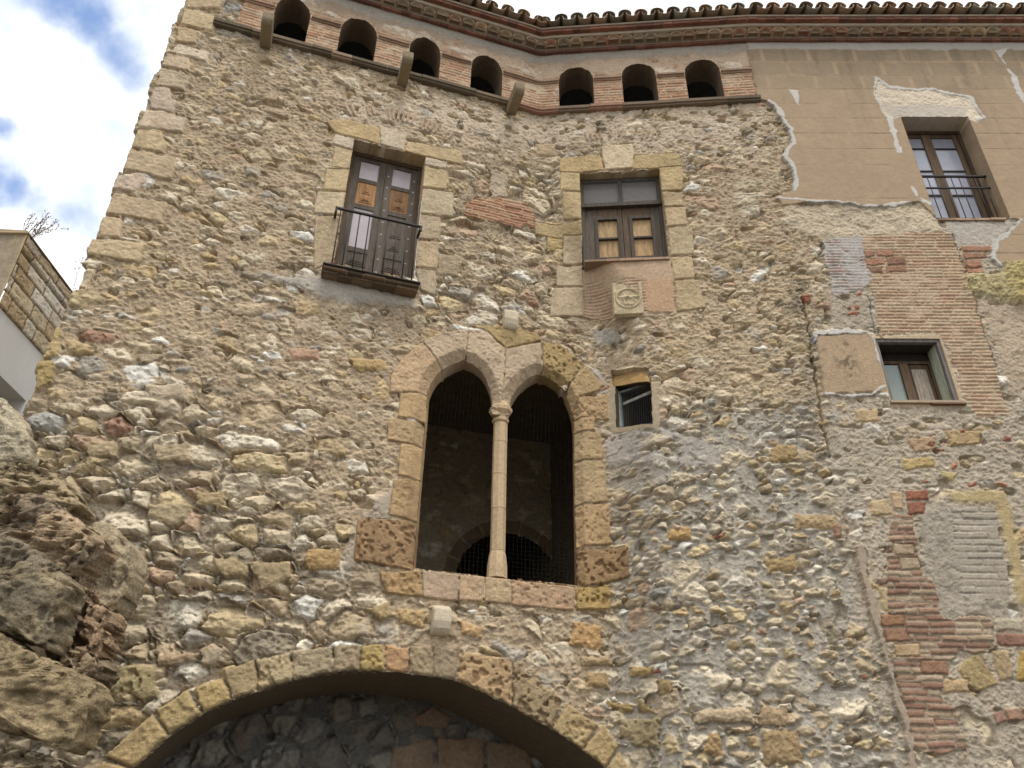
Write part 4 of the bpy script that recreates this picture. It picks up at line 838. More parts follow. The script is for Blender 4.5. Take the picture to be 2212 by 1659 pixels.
# ---- square window joinery
s0, s1, z0, z1 = RMW; dd = -.16; Hh = z1 - z0; mid = (s0 + s1) / 2
ztr = FM.px(1340, 447, dd)[1]
mb = MB(); framebox(mb, FM, s0, s1, z0, z1, .05, dd - .05, dd + .03, WD * .8); FM.box(mb, s0 + .01, s1 - .01, ztr - .035, ztr + .035, dd - .05, dd + .07, WD * .65); FM.box(mb, mid - .03, mid + .03, ztr + .035, z1 - .05, dd - .05, dd + .02, WD * .8); part(mb, 'window_frame', M_WOOD, swin)
for a, b in ((s0 + .05, mid - .03), (mid + .03, s1 - .05)):
    pn = MB(); FM.box(pn, a, b, ztr + .035, z1 - .05, dd - .03, dd - .02, lin((128, 122, 118))); part(pn, 'pane', M_PANE, swin)
net(FM, s0 + .04, s1 - .04, ztr + .03, z1 - .04, dd + .035, .022, .0016, 'wire_mesh', swin, M_MESH)
for k, (a, b) in enumerate(((s0 + .05, mid - .002), (mid + .002, s1 - .05))):
    sh = MB(); zt_ = ztr - .035; hh_ = zt_ - z0; npl = 3; ww = b - a
    pa, pb = (a + ww * .34, b - ww * .14) if k == 0 else (a + ww * .26, b - ww * .24)
    pz0, pz1 = z0 + hh_ * .16, z0 + hh_ * .80
    edges = [a, pa - .01, pb + .01, b]
    for i, (u, v) in enumerate(zip(edges[:-1], edges[1:])):
        if i == 1:
            FM.box(sh, u + .002, v - .002, z0 + .01, pz0, dd - .03, dd, WD * 1.0); FM.box(sh, u + .002, v - .002, pz1, zt_, dd - .03, dd, WD2 * .9)
        else: FM.box(sh, u + .002, v - .002, z0 + .01, zt_, dd - .03, dd, (WD if i == k * 2 else WD2 * .9) * random.uniform(.85, 1.1))
    framebox(sh, FM, pa - .045, pb + .045, pz0 - .045, pz1 + .045, .045, dd, dd + .028, WD * .62); FM.box(sh, pa, pb, (pz0 + pz1) / 2 - .014, (pz0 + pz1) / 2 + .014, dd - .02, dd + .02, WD * .6)
    part(sh, 'shutter', M_WOOD, swin)
    pn = MB(); FM.box(pn, pa, pb, pz0, (pz0 + pz1) / 2 - .014, dd - .04, dd - .02, lin((166, 134, 92))); FM.box(pn, pa, pb, (pz0 + pz1) / 2 + .014, pz1, dd - .04, dd - .02, lin((170, 140, 98))); part(pn, 'board', M_WOOD, swin)
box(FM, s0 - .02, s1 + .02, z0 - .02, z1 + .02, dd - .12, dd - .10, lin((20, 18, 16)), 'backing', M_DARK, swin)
mb = MB(); u = s0 + .01
while u < s1 - .03:
    l = min(random.uniform(.18, .32), s1 - u); FM.box(mb, u, u + l - .006, z0 - .035 + random.uniform(-.004, .004), z0 + .002, -.3, .03 + random.uniform(-.006, .012), lin(random.choice([(150, 120, 96), (164, 134, 108), (138, 112, 90)]))); u += l
part(mb, 'brick_sill', M_TILE, swin)
# carved crest: square slab, round shield with a ribbed ring and a worn cross
c0 = FM.px(1357, 643, .03); sA, zA_ = FM.px(1320, 608, .03); sB, zB_ = FM.px(1394, 677, .03)
nn_ = 90; gs_ = np.linspace(sA, sB, nn_); gz_ = np.linspace(zB_, zA_, nn_); GS, GZ = np.meshgrid(gs_, gz_)
rr_ = abs(FM.px(1383, 643, .03)[0] - c0[0]); R_ = np.sqrt((GS - c0[0]) ** 2 + (GZ - c0[1]) ** 2) / rr_; TH = np.arctan2(GZ - c0[1], GS - c0[0])
nA = fbm(GS, GZ, .10, 3, 4, .6); nB = fbm(GS, GZ, .04, 5, 3)
hd = .018 + .006 * nA
hd += np.where(R_ < 1.12, -.012, 0) + .024 * np.exp(-((R_ - 1) / .085) ** 2)
cu_, cv_ = (GS - c0[0]) / rr_, (GZ - c0[1]) / rr_
rel = .020 * np.exp(-((cv_ - .12 - .1 * cu_ ** 2) / .12) ** 2) + .018 * np.exp(-(cu_ / .13) ** 2) * (cv_ < .2) + .016 * np.exp(-((np.abs(cu_) - .42 - .3 * cv_) / .10) ** 2) * (cv_ < 0.0) + .014 * np.exp(-((cv_ + .62) / .1) ** 2) * (np.abs(cu_) < .4)
hd += np.where(R_ < .9, rel + .012 * nB, 0)
hd -= .03 * sst(.95, 1.25, R_) * (GZ > c0[1] + .45 * rr_) * (np.abs(GS - c0[0]) < .95 * rr_)
eg = np.minimum(np.minimum(GS - sA, sB - GS), np.minimum(GZ - zB_, zA_ - GZ)); hd -= .06 * (1 - sst(0, .02, eg))
CVt = np.stack([FM.o[k] + FM.e[k] * GS + FM.n[k] * hd for k in range(3)], -1); CVt[..., 2] = GZ
idx = np.arange(nn_ * nn_).reshape(nn_, nn_); FF = np.stack([idx[:-1, :-1], idx[:-1, 1:], idx[1:, 1:], idx[1:, :-1]], -1).reshape(-1, 4)
cc = lin((190, 172, 136)) * (1 + .2 * nA + .1 * nB)[..., None]
par(mesh_np('carved_crest', CVt.reshape(-1, 3), FF, np.clip(cc.reshape(-1, 3), .02, .9), M_STONE), house)
# ---- small window: frame, wire, dark room
fsm = Fr(atan2(float(base(SW[1][0], SW[1][1]) - base(SW[0][0], SW[0][1])), SW[1][0] - SW[0][0]), SW[0][0], float(base(SW[0][0], SW[0][1])))
ws = (SW[1][0] - SW[0][0]) / fsm.e[0]; zlo = (SW[2][1] + SW[3][1]) / 2; zhi = (SW[0][1] + SW[1][1]) / 2
mb = MB(); TEAL = lin((150, 160, 156)); fsm.box(mb, 0, .028, zlo, zhi, -.12, -.06, TEAL); fsm.box(mb, .028, ws, zhi - .03, zhi, -.12, -.06, TEAL * .35); fsm.box(mb, ws - .022, ws, zlo, zhi - .03, -.12, -.06, TEAL * .3); fsm.box(mb, .028, ws - .022, zlo, zlo + .015, -.12, -.06, TEAL * .4); part(mb, 'window_frame', M_WOOD, smw)
net(fsm, .02, ws - .01, zlo, zhi - .02, -.10, .028, .0010, 'wire_mesh', smw, M_MESH, skew=.012)
mb = MB(); mb.hexa([fsm.P(.03, zhi - .17, -.125), fsm.P(ws - .02, zhi - .125, -.125), fsm.P(ws - .02, zhi - .125, -.14), fsm.P(.03, zhi - .17, -.14), fsm.P(.03, zhi - .135, -.125), fsm.P(ws - .02, zhi - .085, -.125), fsm.P(ws - .02, zhi - .085, -.14), fsm.P(.03, zhi - .135, -.14)], lin((178, 172, 160))); part(mb, 'slat', M_WOOD, smw)
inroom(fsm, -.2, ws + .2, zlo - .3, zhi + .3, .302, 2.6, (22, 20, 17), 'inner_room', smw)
# ---- loggia: reveals, nets, imposts, sill, attic room
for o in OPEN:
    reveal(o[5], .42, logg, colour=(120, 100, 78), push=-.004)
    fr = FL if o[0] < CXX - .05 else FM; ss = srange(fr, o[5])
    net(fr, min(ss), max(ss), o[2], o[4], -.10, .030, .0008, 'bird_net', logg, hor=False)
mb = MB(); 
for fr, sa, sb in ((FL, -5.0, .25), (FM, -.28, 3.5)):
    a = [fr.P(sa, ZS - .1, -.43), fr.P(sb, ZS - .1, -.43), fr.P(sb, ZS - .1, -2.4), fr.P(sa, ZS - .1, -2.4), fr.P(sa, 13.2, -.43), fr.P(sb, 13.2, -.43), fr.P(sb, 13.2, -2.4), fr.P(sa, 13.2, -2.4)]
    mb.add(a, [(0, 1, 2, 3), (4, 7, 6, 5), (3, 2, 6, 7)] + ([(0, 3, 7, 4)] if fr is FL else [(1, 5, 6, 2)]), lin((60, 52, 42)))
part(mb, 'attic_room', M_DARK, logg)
NRM = {}
def path(x, p, z=12.5):
    """point p metres out from the facade at x"""
    y = float(base(x, z)); g = (float(base(x + .04, z)) - float(base(x - .04, z))) / .08
    if x > SXX - .04: g = tan(AR) if x > SXX else tan(AM)
    n = np.array([g, -1]); n /= np.linalg.norm(n)
    return np.array([x + n[0] * p, y + n[1] * p])
def strip(mb, xs_, prof, colf, wob=.0):
    n = len(prof); vs = []; cs = []
    for i, x in enumerate(xs_):
        wv = wob * (random.random() - .5)
        for p, z in prof:
            q = path(x, p + wv * (p > .01)); vs.append((q[0], q[1], z + wv * .6)); cs.append(colf(x))
    fs = []
    for i in range(len(xs_) - 1):
        for k in range(n - 1): fs.append((i * n + k, (i + 1) * n + k, (i + 1) * n + k + 1, i * n + k + 1))
    mb.add(vs, fs, np.array(cs))
xs_l = np.arange(-4.02, SXX + .03, .07)
mb = MB(); BRS = [(140, 112, 90), (156, 118, 96), (124, 106, 86), (104, 92, 74), (148, 126, 104)]
u = -4.3
while u < SXX + .02:
    l = random.choice((.28, .5, .8)); c = lin(random.choice(BRS)); e = min(u + l - .006, SXX + .03)
    xx = np.linspace(u, e, max(2, int((e - u) / .1) + 1)); jt = random.uniform(-.006, .008); jz = random.uniform(-.004, .004)
    strip(mb, xx, [(-.02, ZS - .055), (.055 + jt, ZS - .05 + jz), (.062 + jt, ZS - .02 + jz), (.085 + jt, ZS - .018 + jz), (.09 + jt, ZS + .03 + jz), (-.02, ZS + .036 + jz)], lambda x, c=c: c * random.uniform(.85, 1.1))
    u += l
part(mb, 'sill_course', M_TILE, logg)
gaps = [-4.25] + [v for o in OPEN for v in (o[0] - .015, o[1] + .015)] + [SXX]
for i in range(0, len(gaps), 2):
    a, b = gaps[i], gaps[i + 1]; mb = MB(); xx = np.linspace(a, b, max(2, int((b - a) / .09) + 1)); c = lin(random.choice([(150, 124, 100), (160, 128, 104), (140, 112, 90)]))
    strip(mb, xx, [(-.01, zimp - .03), (.028, zimp - .028), (.036, zimp - .004), (.058, zimp), (.06, zimp + .034), (-.01, zimp + .05)], lambda x: c * random.uniform(.85, 1.1), .004)
    part(mb, 'impost_moulding', M_TILE, logg)
# corbels: stone bars jutting out below the sill
for pa, pb_ in (((573, 100), (568, 42)), ((868, 182), (880, 127)), ((1104, 244), (1113, 194))):
    x_, z_ = Q(*pa); r = ray(*pb_); zb_ = z_ - .03
    t = (zb_ - EYE) / r[2]; tip = r * t; y0 = float(base(x_, z_)); Lc = min(.75, max(.25, y0 - tip[1]))
    fr = FL; s_c = (x_ - FL.o[0]) / FL.e[0]; hw = .075; mb = MB(); prof = []
    nseg = 7
    for j in range(nseg):
        t_ = j / (nseg - 1); prof.append((Lc - .09 + .09 * sin(t_ * pi / 2), zb_ + .20 * (1 - cos(t_ * pi / 2)) * .5))
    outl = [(-.1, zb_), (.15, zb_ - .012)] + [(Lc - .10, zb_)] + prof[1:] + [(Lc, zb_ + .2), (-.1, zb_ + .2)]
    n = len(outl); L0 = [fr.P(s_c - hw, z, d) for d, z in outl]; R0 = [fr.P(s_c + hw, z, d) for d, z in outl]
    mb.add(L0 + R0, [tuple(range(n))[::-1], tuple(range(n, 2 * n))] + [(i, (i + 1) % n, n + (i + 1) % n, n + i) for i in range(n)], lin((140, 124, 98)))
    cb = part(mb, 'corbel', M_STONE, house); bv = cb.modifiers.new('bevel', 'BEVEL'); bv.width = .012; bv.segments = 2
    print('corbel', Lc)
for px, py, hh in ((1101, 693, .10), (951, 1340, .12)):       # worn corbel stones in the rubble
    x_, z_ = Q(px, py); s_c = (x_ - FL.o[0]) / FL.e[0]; mb = MB(); hw = .095
    outl = [(-.05, z_ - .16), (.05, z_ - .155), (hh - .02, z_ - .10), (hh, z_ - .03), (hh - .005, z_ + .10), (.03, z_ + .14), (-.05, z_ + .14)]
    n = len(outl); L0 = [FL.P(s_c - hw, z, d) for d, z in outl]; R0 = [FL.P(s_c + hw, z, d) for d, z in outl]
    mb.add(L0 + R0, [tuple(range(n))[::-1], tuple(range(n, 2 * n))] + [(i, (i + 1) % n, n + (i + 1) % n, n + i) for i in range(n)], lin((204, 188, 160)))
    cb = part(mb, 'corbel_stone', M_STONE, house); bv = cb.modifiers.new('bevel', 'BEVEL'); bv.width = .03; bv.segments = 3
# ------------------------------------------------------------------ eaves
Z0 = 13.165
def eaves(xa, xb, P):
    c1 = MB(); L = .148; n = int(round((xb - xa) / L)); L = (xb - xa) / n
    mort_c = lin((150, 132, 112)); RB_ = [(128, 84, 66), (140, 92, 72), (118, 78, 62), (110, 76, 62)]
    xs_ = np.linspace(xa, xb, int((xb - xa) / .07) + 2)
    for (zz, th_, pr, cmb) in ((Z0, .045, .075, MB()), (Z0 + .205, .05, .315, MB())):
        strip(cmb, xs_, [(-.02, zz + .004), (pr - .012, zz + .004), (pr - .012, zz + th_ - .004), (-.02, zz + th_ - .004)], lambda x: mort_c * .8)
        for i in range(n):
            a, b = xa + i * L + .004, xa + (i + 1) * L - .004; jz = random.uniform(-.003, .003); jp = random.uniform(-.005, .005)
            A, A2, Bq, B2 = path(a, -.02), path(a, pr + jp), path(b, -.02), path(b, pr + jp)
            c = lin(random.choice(RB_)) * random.uniform(.85, 1.15)
            cmb.hexa([(A2[0], A2[1], zz + jz), (B2[0], B2[1], zz + jz), (Bq[0], Bq[1], zz + jz), (A[0], A[1], zz + jz), (A2[0], A2[1], zz + th_ + jz), (B2[0], B2[1], zz + th_ + jz), (Bq[0], Bq[1], zz + th_ + jz), (A[0], A[1], zz + th_ + jz)], c)
        part(cmb, 'brick_course', M_TILE, P)
    # row of half tiles bedded in mortar
    sc = MB(); pit = .205; n = int(round((xb - xa) / pit)); pit = (xb - xa) / n; zz = Z0 + .048
    bed = MB(); strip(bed, xs_, [(-.02, zz), (.085, zz), (.085, zz + .118), (.225, zz + .120), (.24, zz + .157), (-.02, zz + .157)], lambda x: lin((196, 182, 162)) * random.uniform(.85, 1.05))
    part(bed, 'mortar_bed', M_PLAST, P)
    TC = [(172, 146, 114), (162, 134, 102), (180, 150, 114), (150, 126, 100), (160, 116, 90), (156, 138, 112)]
    def tile(mb, x, p0, p1, zc_, r, tilt, up, col, th=.013, taper=.88, fill=None):
        q0, q1 = path(x, p0), path(x, p1); ax = (q1 - q0); ln_ = np.linalg.norm(ax); ax /= ln_; sd = np.array([-ax[1], ax[0]])
        n = 9; vs = []
        for (q, f, dz) in ((q1, 1, -tilt * (p1 - p0)), (q0, taper, 0)):
            for rr in (r * f, (r - th) * f):
                for k in range(n):
                    t = pi * k / (n - 1); yy = -rr * cos(t); hz = rr * sin(t) * (1 if up else -1)
                    vs.append((q[0] + sd[0] * yy, q[1] + sd[1] * yy, zc_ + dz + hz))
        fs = []
        for k in range(n - 1):
            fs += [(k, k + 1, 2 * n + k + 1, 2 * n + k), (n + k + 1, n + k, 3 * n + k, 3 * n + k + 1), (k + 1, k, n + k, n + k + 1)]
        fs += [(0, 2 * n, 3 * n, n), (n - 1, 2 * n - 1, 4 * n - 1, 3 * n - 1)]
        mb.add(vs, fs, col, True)
        if fill is not None:
            f_, fc = fill; q = q1 + (q0 - q1) * f_; pts = [(q[0] + sd[0] * -(r - th * .5) * cos(pi * k / (n - 1)), q[1] + sd[1] * -(r - th * .5) * cos(pi * k / (n - 1)), zc_ - tilt * (p1 - p0) * (1 - f_) + (r - th * .5) * sin(pi * k / (n - 1)) * (1 if up else -1)) for k in range(n)]
            mb.add(pts, [tuple(range(n))], fc)
    for i in range(n):
        x = xa + (i + .5) * pit
        tile(sc, x, .02, .205 + random.uniform(-.012, .012), zz + .004 + random.uniform(-.004, .004), .104, -.05, True, lin(random.choice(TC)) * random.uniform(.85, 1.2), th=.016, fill=(random.uniform(.06, .4), lin((136, 114, 90)) * random.uniform(.8, 1.1)))
    part(sc, 'half_tile_course', M_TILE, P)
    rt = MB(); pit = .262; n = int(round((xb - xa) / pit)); pit = (xb - xa) / n; zz = Z0 + .32
    bed = MB(); strip(bed, xs_, [(-.02, Z0 + .258), (.33, Z0 + .258), (.335, Z0 + .290), (-1.6, Z0 + .290 + .55)], lambda x: lin((150, 134, 114)))
    part(bed, 'roof_bed', M_PLAST, P)
    RT = [(150, 126, 100), (138, 118, 96), (160, 134, 104), (126, 110, 90), (152, 120, 94), (142, 132, 114)]
    for i in range(n):
        x = xa + (i + .5) * pit
        jz = random.uniform(-.008, .008)
        for k in range(3):
            tile(rt, x, -.45 * k - .03 + .0, .43 - .40 * k + random.uniform(-.015, .015), zz + .055 + jz + (.43 * .0 + .40 * k) * .30 + .14, .108, .30, True, lin(random.choice(RT)) * random.uniform(.75, 1.1), th=.015)
            if k == 0: tile(rt, x + pit / 2, -.03, .42 + random.uniform(-.012, .012), zz + .10 + .15 + jz, .112, .30, False, lin(random.choice(RT)) * random.uniform(.9, 1.2), th=.015)
            else: tile(rt, x + pit / 2, -.45 * k, .42 - .40 * k, zz + .25 + .40 * k * .30, .112, .30, False, lin(random.choice(RT)), th=.015)
    part(rt, 'roof_tiles', M_TILE, P)
eaves(-4.80, SXX, house); eaves(SXX, XR - .02, plast)
# ------------------------------------------------------------------ windows of the right house
s0, s1, z0, z1 = RU; dd = -.28; Hh = z1 - z0; mid = (s0 + s1) / 2 - .02
WBR = lin((110, 88, 66)); SKY_REFL = lin((170, 172, 186))  # bluish pane colour paints the reflected sky
uw = MB(); framebox(uw, FR, s0, s1, z0, z1, .05, dd - .05, dd + .03, WBR * .55); uwin = part(uw, 'tall_window', M_WOOD, plast)
for k, (a, b) in enumerate(((s0 + .05, mid), (mid, s1 - .05))):
    lf = MB(); st = .07
    FR.box(lf, a, a + st, z0 + .03, z1 - .05, dd - .03, dd + .004 * k, WBR * (.75 if k else .5)); FR.box(lf, b - st, b - .001, z0 + .03, z1 - .05, dd - .03, dd + .004 * (1 - k), WBR * .8)
    FR.box(lf, a + st, b - st, z0 + .03, z0 + .30, dd - .03, dd - .004, WD * .4); FR.box(lf, a + st, b - st, z1 - .12, z1 - .05, dd - .03, dd - .002, WBR * .6)
    for f in (.36, .60, .83): FR.box(lf, a + st, b - st, z0 + f * Hh - .012, z0 + f * Hh + .012, dd - .03, dd - .002, WD * .4)
    part(lf, 'casement', M_WOOD, uwin)
    zl_ = [z0 + .30, z0 + .36 * Hh - .012, z0 + .36 * Hh + .012, z0 + .6 * Hh - .012, z0 + .6 * Hh + .012, z0 + .83 * Hh - .012, z0 + .83 * Hh + .012, z1 - .12]
    for j in range(4):
        pn = MB(); FR.box(pn, a + st, b - st, zl_[2 * j], zl_[2 * j + 1], dd - .026, dd - .02, SKY_REFL * (.7 if j == 3 else 1) * (.92 if k else 1)); part(pn, 'pane', M_PANE, uwin)
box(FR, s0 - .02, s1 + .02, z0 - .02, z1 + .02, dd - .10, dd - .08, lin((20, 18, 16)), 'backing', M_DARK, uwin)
mb = MB(); ra, rzA = FR.px(1986, 381, -.10); rb, _ = FR.px(2125, 380, -.10)
FR.box(mb, s0 - .03, s1 + .02, rzA - .012, rzA + .012, -.12, -.085, (.02, .02, .02)); FR.box(mb, s0, s1, rzA - .24, rzA - .222, -.115, -.09, (.02, .02, .02)); FR.box(mb, s0, s1, z0 + .05, z0 + .068, -.115, -.09, (.02, .02, .02))
for i in range(9): mb.tube([FR.P(s0 + (s1 - s0) * (i + .5) / 9, z0 + .05, -.102), FR.P(s0 + (s1 - s0) * (i + .5) / 9, rzA, -.102)], .0075, (.02, .02, .02), 6)
part(mb, 'railing', M_IRON, uwin)
mb = MB(); u = s0 + .03
while u < s1 - .1:
    l = random.uniform(.2, .34); FR.box(mb, u, min(u + l - .006, s1 - .06), z0 - .03, z0 + .004, -.3, .035 + random.uniform(-.01, .012), lin(random.choice([(150, 124, 98), (168, 140, 112)]))); u += l
part(mb, 'brick_sill', M_TILE, uwin)
s0, s1, z0, z1 = RLW; Hh = z1 - z0
lw = MB(); framebox(lw, FR, s0, s1, z0, z1, .04, -.07, -.01, GRW); lwin = part(lw, 'open_window', M_WOOD, plast)
GRN = lin((176, 180, 156)); dd = -.25
mb = MB(); FR.box(mb, s1 - .045, s1 - .012, z0, z1, -.26, -.07, GRN); FR.box(mb, s0 + .012, s0 + .045, z0, z1, -.26, -.07, GRN * .5); FR.box(mb, s0 + .045, s1 - .045, z1 - .04, z1 - .012, -.26, -.07, WD * .4); part(mb, 'lining', M_WOOD, lwin)
mid = s0 + (s1 - s0) * .50; zt_ = z1 - .17
FRM = MB(); framebox(FRM, FR, s0 + .03, s1 - .04, z0, zt_, .04, dd - .04, dd, WBR * .6); FR.box(FRM, mid - .05, mid + .05, z0, zt_ - .05, dd - .03, dd + .012, WBR * .85); FR.box(FRM, s0 + .03, s1 - .04, zt_, z1, dd - .05, dd - .03, WD * .25); part(FRM, 'casement', M_WOOD, lwin)  # dark top sheet stands in for shade in the open upper part
mb = MB(); FR.box(mb, s0 + .08, mid - .05, z0 + .05, zt_ - .05, dd - .03, dd - .02, lin((146, 156, 150))); part(mb, 'pane', M_PANE, lwin)
mb = MB(); FR.box(mb, mid + .05, s1 - .09, z0 + .05, zt_ - .05, dd - .03, dd - .012, WBR * .6); raised(mb, FR, mid + .09, s1 - .13, z0 + .12, zt_ - .12, dd - .012, lin((160, 146, 130)), 2); part(mb, 'panel', M_WOOD, lwin)
mb = MB(); FR.box(mb, s0 - .02, s1 + .03, z0 - .03, z0 + .002, -.3, .05, lin((168, 148, 122))); FR.box(mb, s0 + .45, s1 + .05, z0 - .05, z0 - .03, -.05, .06, lin((120, 92, 72))); part(mb, 'sill', M_TILE, lwin)
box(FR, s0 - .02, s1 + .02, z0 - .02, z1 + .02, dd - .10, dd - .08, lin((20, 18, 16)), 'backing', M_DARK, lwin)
# ------------------------------------------------------------------ cyclopean blocks at the lower left
ruin = thing('cyclopean_wall', 'stub of ancient wall made of huge rough tufa blocks at the lower left', 'ruined wall', (-4.4, 6.0, 0))
def vol_noise(x, y, z, sc, seed):
    u, v, w_ = x / sc + seed * 7.3, y / sc + seed * 3.1, z / sc
    iu, iv, iw = [np.floor(q).astype(np.int32) for q in (u, v, w_)]
    fu, fv, fw = [(q - i).astype(f32) for q, i in ((u, iu), (v, iv), (w_, iw))]
    fu, fv, fw = [q * q * (3 - 2 * q) for q in (fu, fv, fw)]
    T = TAB[seed % 16]
    def g(a, b, c): return T[(iu + a + 57 * (iw + c)) & 511, (iv + b + 131 * (iw + c)) & 511]
    r = 0
    for a in (0, 1):
        for b in (0, 1):
            for c in (0, 1):
                r = r + g(a, b, c) * (fu if a else 1 - fu) * (fv if b else 1 - fv) * (fw if c else 1 - fw)
    return r
def vn3(x, y, z, sc, seed, octv=4, gain=.55):
    s_ = 0; a = 1; t = 0
    for i in range(octv):
        s_ = s_ + a * (vol_noise(x, y, z, sc / 2 ** i, seed + 3 * i) - .5) * 2; t += a; a *= gain
    return s_ / t * 1.25
def rock(px, dep, col, thick=1.0, rnd=.16, amp=.06, por=1, tx=0.0, tz=0.0, dark=None, seed=1, crease=None, label=None, top=0.0, dcol=(112, 106, 94), flat=.30):
    """a boulder: outline of the block at its distance, rounded towards camera and back, displaced by noise"""
    pts = []
    for a, b in px:
        r = ray(a, b); q = dep + thick * .16; pts.append(np.array([r[0] * q / r[1], r[2] * q / r[1] + EYE]))
    for _ in range(2):
        pts = [q for i in range(len(pts)) for q in (pts[i] * .86 + pts[(i + 1) % len(pts)] * .14, pts[i] * .14 + pts[(i + 1) % len(pts)] * .86)]
    pts = np.array(pts); seg = np.linalg.norm(np.roll(pts, -1, 0) - pts, axis=1); cs = np.concatenate([[0], np.cumsum(seg)])
    NU = int(np.clip(cs[-1] / .014, 120, 420)); u = np.linspace(0, cs[-1], NU, endpoint=False); pc = np.vstack([pts, pts[:1]])
    B = np.stack([np.interp(u, cs, pc[:, 0]), np.interp(u, cs, pc[:, 1])], 1); cen = B.mean(0); cen[0] = B[:, 0].min() + (.06 if min(p[0] for p in px) < -40 else .45) * np.ptp(B[:, 0]); size = np.abs(B - cen).mean()
    NV = int(np.clip(size / .008, 40, 120)); k1 = int(NV * .5); p0_ = np.arcsin(np.linspace(0, .84, k1) ** (1 / flat)); ph = np.concatenate([p0_, np.linspace(p0_[-1], 2.3, NV - k1 + 1)[1:]]); dp = thick * .26
    rf = np.abs(np.sin(ph)) ** flat; df = 1 - np.where(ph < pi / 2, 1, .9) * np.sign(np.cos(ph)) * np.abs(np.cos(ph)) ** flat
    rf = np.where(ph < 1.2, np.minimum(rf, 1), rf)
    x = cen[0] + rf[:, None] * (B[:, 0] - cen[0])[None]; z = cen[1] + rf[:, None] * (B[:, 1] - cen[1])[None]; y = dep + dp * df[:, None] + 0 * x
    y = y + tx * (x - cen[0]) + tz * (z - cen[1])
    if crease:
        cp = []
        for q in crease[0]:
            r = ray(*q); cp.append((r[0] * dep / r[1], r[2] * dep / r[1] + EYE))
        (xa, za), (xb, zb_) = cp; xe = xa + (z - za) / (zb_ - za) * (xb - xa); y = y + np.maximum(0, x - xe) * crease[1]
    n = vn3(x + seed * 3.1, y, z, .5, seed, 5, .55); n_b = vn3(x, y + seed, z, .14, seed + 2, 4, .65); n_c = vn3(x + seed, y, z, .05, seed + 3, 3, .7)
    rid = np.abs(vn3(x, y, z * 1.7 + seed, .24, seed + 4, 4, .6)); hol = sst(.66, .76, vol_noise(x, y, z, .12, seed + 6)) + .7 * sst(.62, .74, vol_noise(x, y, z, .05, seed + 7))
    g_ = sum(col) / 3; col = tuple(.62 * c + .38 * e for c, e in zip(col, (g_ + 26, g_ + 12, g_ - 10)))
    dsp = amp * .4 * (n * .8 - .3 * rid) + .024 * n_b + .022 * n_c - .022 * sst(.15, .3, np.abs(n_b + .4 * n_c)) * por - por * .06 * hol
    nx_ = (x - cen[0]); nz_ = (z - cen[1]); L = np.sqrt(nx_ ** 2 + nz_ ** 2) + 1e-6; sp, cp_ = np.sin(ph)[:, None], np.cos(ph)[:, None]
    w2 = sp ** 3
    x = x + dsp * w2 * nx_ / L; z = z + dsp * w2 * nz_ / L; y = y - dsp * np.sign(cp_) * np.sqrt(np.clip(1 - w2 ** 2, 0, 1))
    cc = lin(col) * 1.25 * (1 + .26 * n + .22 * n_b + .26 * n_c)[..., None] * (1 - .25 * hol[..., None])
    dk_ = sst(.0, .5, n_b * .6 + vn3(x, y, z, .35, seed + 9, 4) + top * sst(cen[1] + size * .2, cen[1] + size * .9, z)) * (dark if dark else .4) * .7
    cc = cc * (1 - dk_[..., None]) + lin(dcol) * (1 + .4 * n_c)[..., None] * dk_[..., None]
    idx = np.arange(NV * NU, dtype=np.int32).reshape(NV, NU); ir = np.roll(idx, -1, 1)
    F = np.stack([idx[:-1], ir[:-1], ir[1:], idx[1:]], -1).reshape(-1, 4)
    sgn = np.sum(B[:, 0] * np.roll(B[:, 1], -1) - np.roll(B[:, 0], -1) * B[:, 1])
    if sgn < 0: F = F[:, ::-1]
    o = par(mesh_np('stone_block', np.stack([x, y, z], -1).reshape(-1, 3), F, np.clip(cc.reshape(-1, 3), .015, .9), M_ROCK), ruin)
    if label: o['label'] = label
    return o
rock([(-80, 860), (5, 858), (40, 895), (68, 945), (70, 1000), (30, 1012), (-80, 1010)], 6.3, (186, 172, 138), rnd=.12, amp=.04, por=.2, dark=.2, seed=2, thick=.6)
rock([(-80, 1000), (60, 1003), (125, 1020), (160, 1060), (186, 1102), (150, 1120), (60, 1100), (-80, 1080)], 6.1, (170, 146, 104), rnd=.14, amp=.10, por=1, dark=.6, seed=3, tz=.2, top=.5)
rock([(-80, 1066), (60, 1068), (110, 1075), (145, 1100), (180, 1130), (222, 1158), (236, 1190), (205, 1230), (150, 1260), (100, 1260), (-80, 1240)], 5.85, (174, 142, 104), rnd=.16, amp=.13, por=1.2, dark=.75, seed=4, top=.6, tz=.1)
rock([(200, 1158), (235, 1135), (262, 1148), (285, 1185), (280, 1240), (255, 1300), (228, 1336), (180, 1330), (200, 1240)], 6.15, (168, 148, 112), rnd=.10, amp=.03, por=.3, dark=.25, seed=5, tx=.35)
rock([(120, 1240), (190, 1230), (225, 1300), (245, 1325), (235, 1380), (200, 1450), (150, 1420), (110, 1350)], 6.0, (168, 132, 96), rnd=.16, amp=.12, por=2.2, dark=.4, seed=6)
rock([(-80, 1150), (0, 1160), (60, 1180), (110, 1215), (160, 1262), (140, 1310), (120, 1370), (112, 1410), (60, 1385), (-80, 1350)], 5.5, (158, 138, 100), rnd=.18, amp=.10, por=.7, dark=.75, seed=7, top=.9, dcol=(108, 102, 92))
rock([(100, 1370), (160, 1400), (225, 1420), (232, 1450), (190, 1480), (120, 1440)], 5.9, (162, 136, 100), rnd=.12, amp=.08, por=2, dark=.4, seed=8)
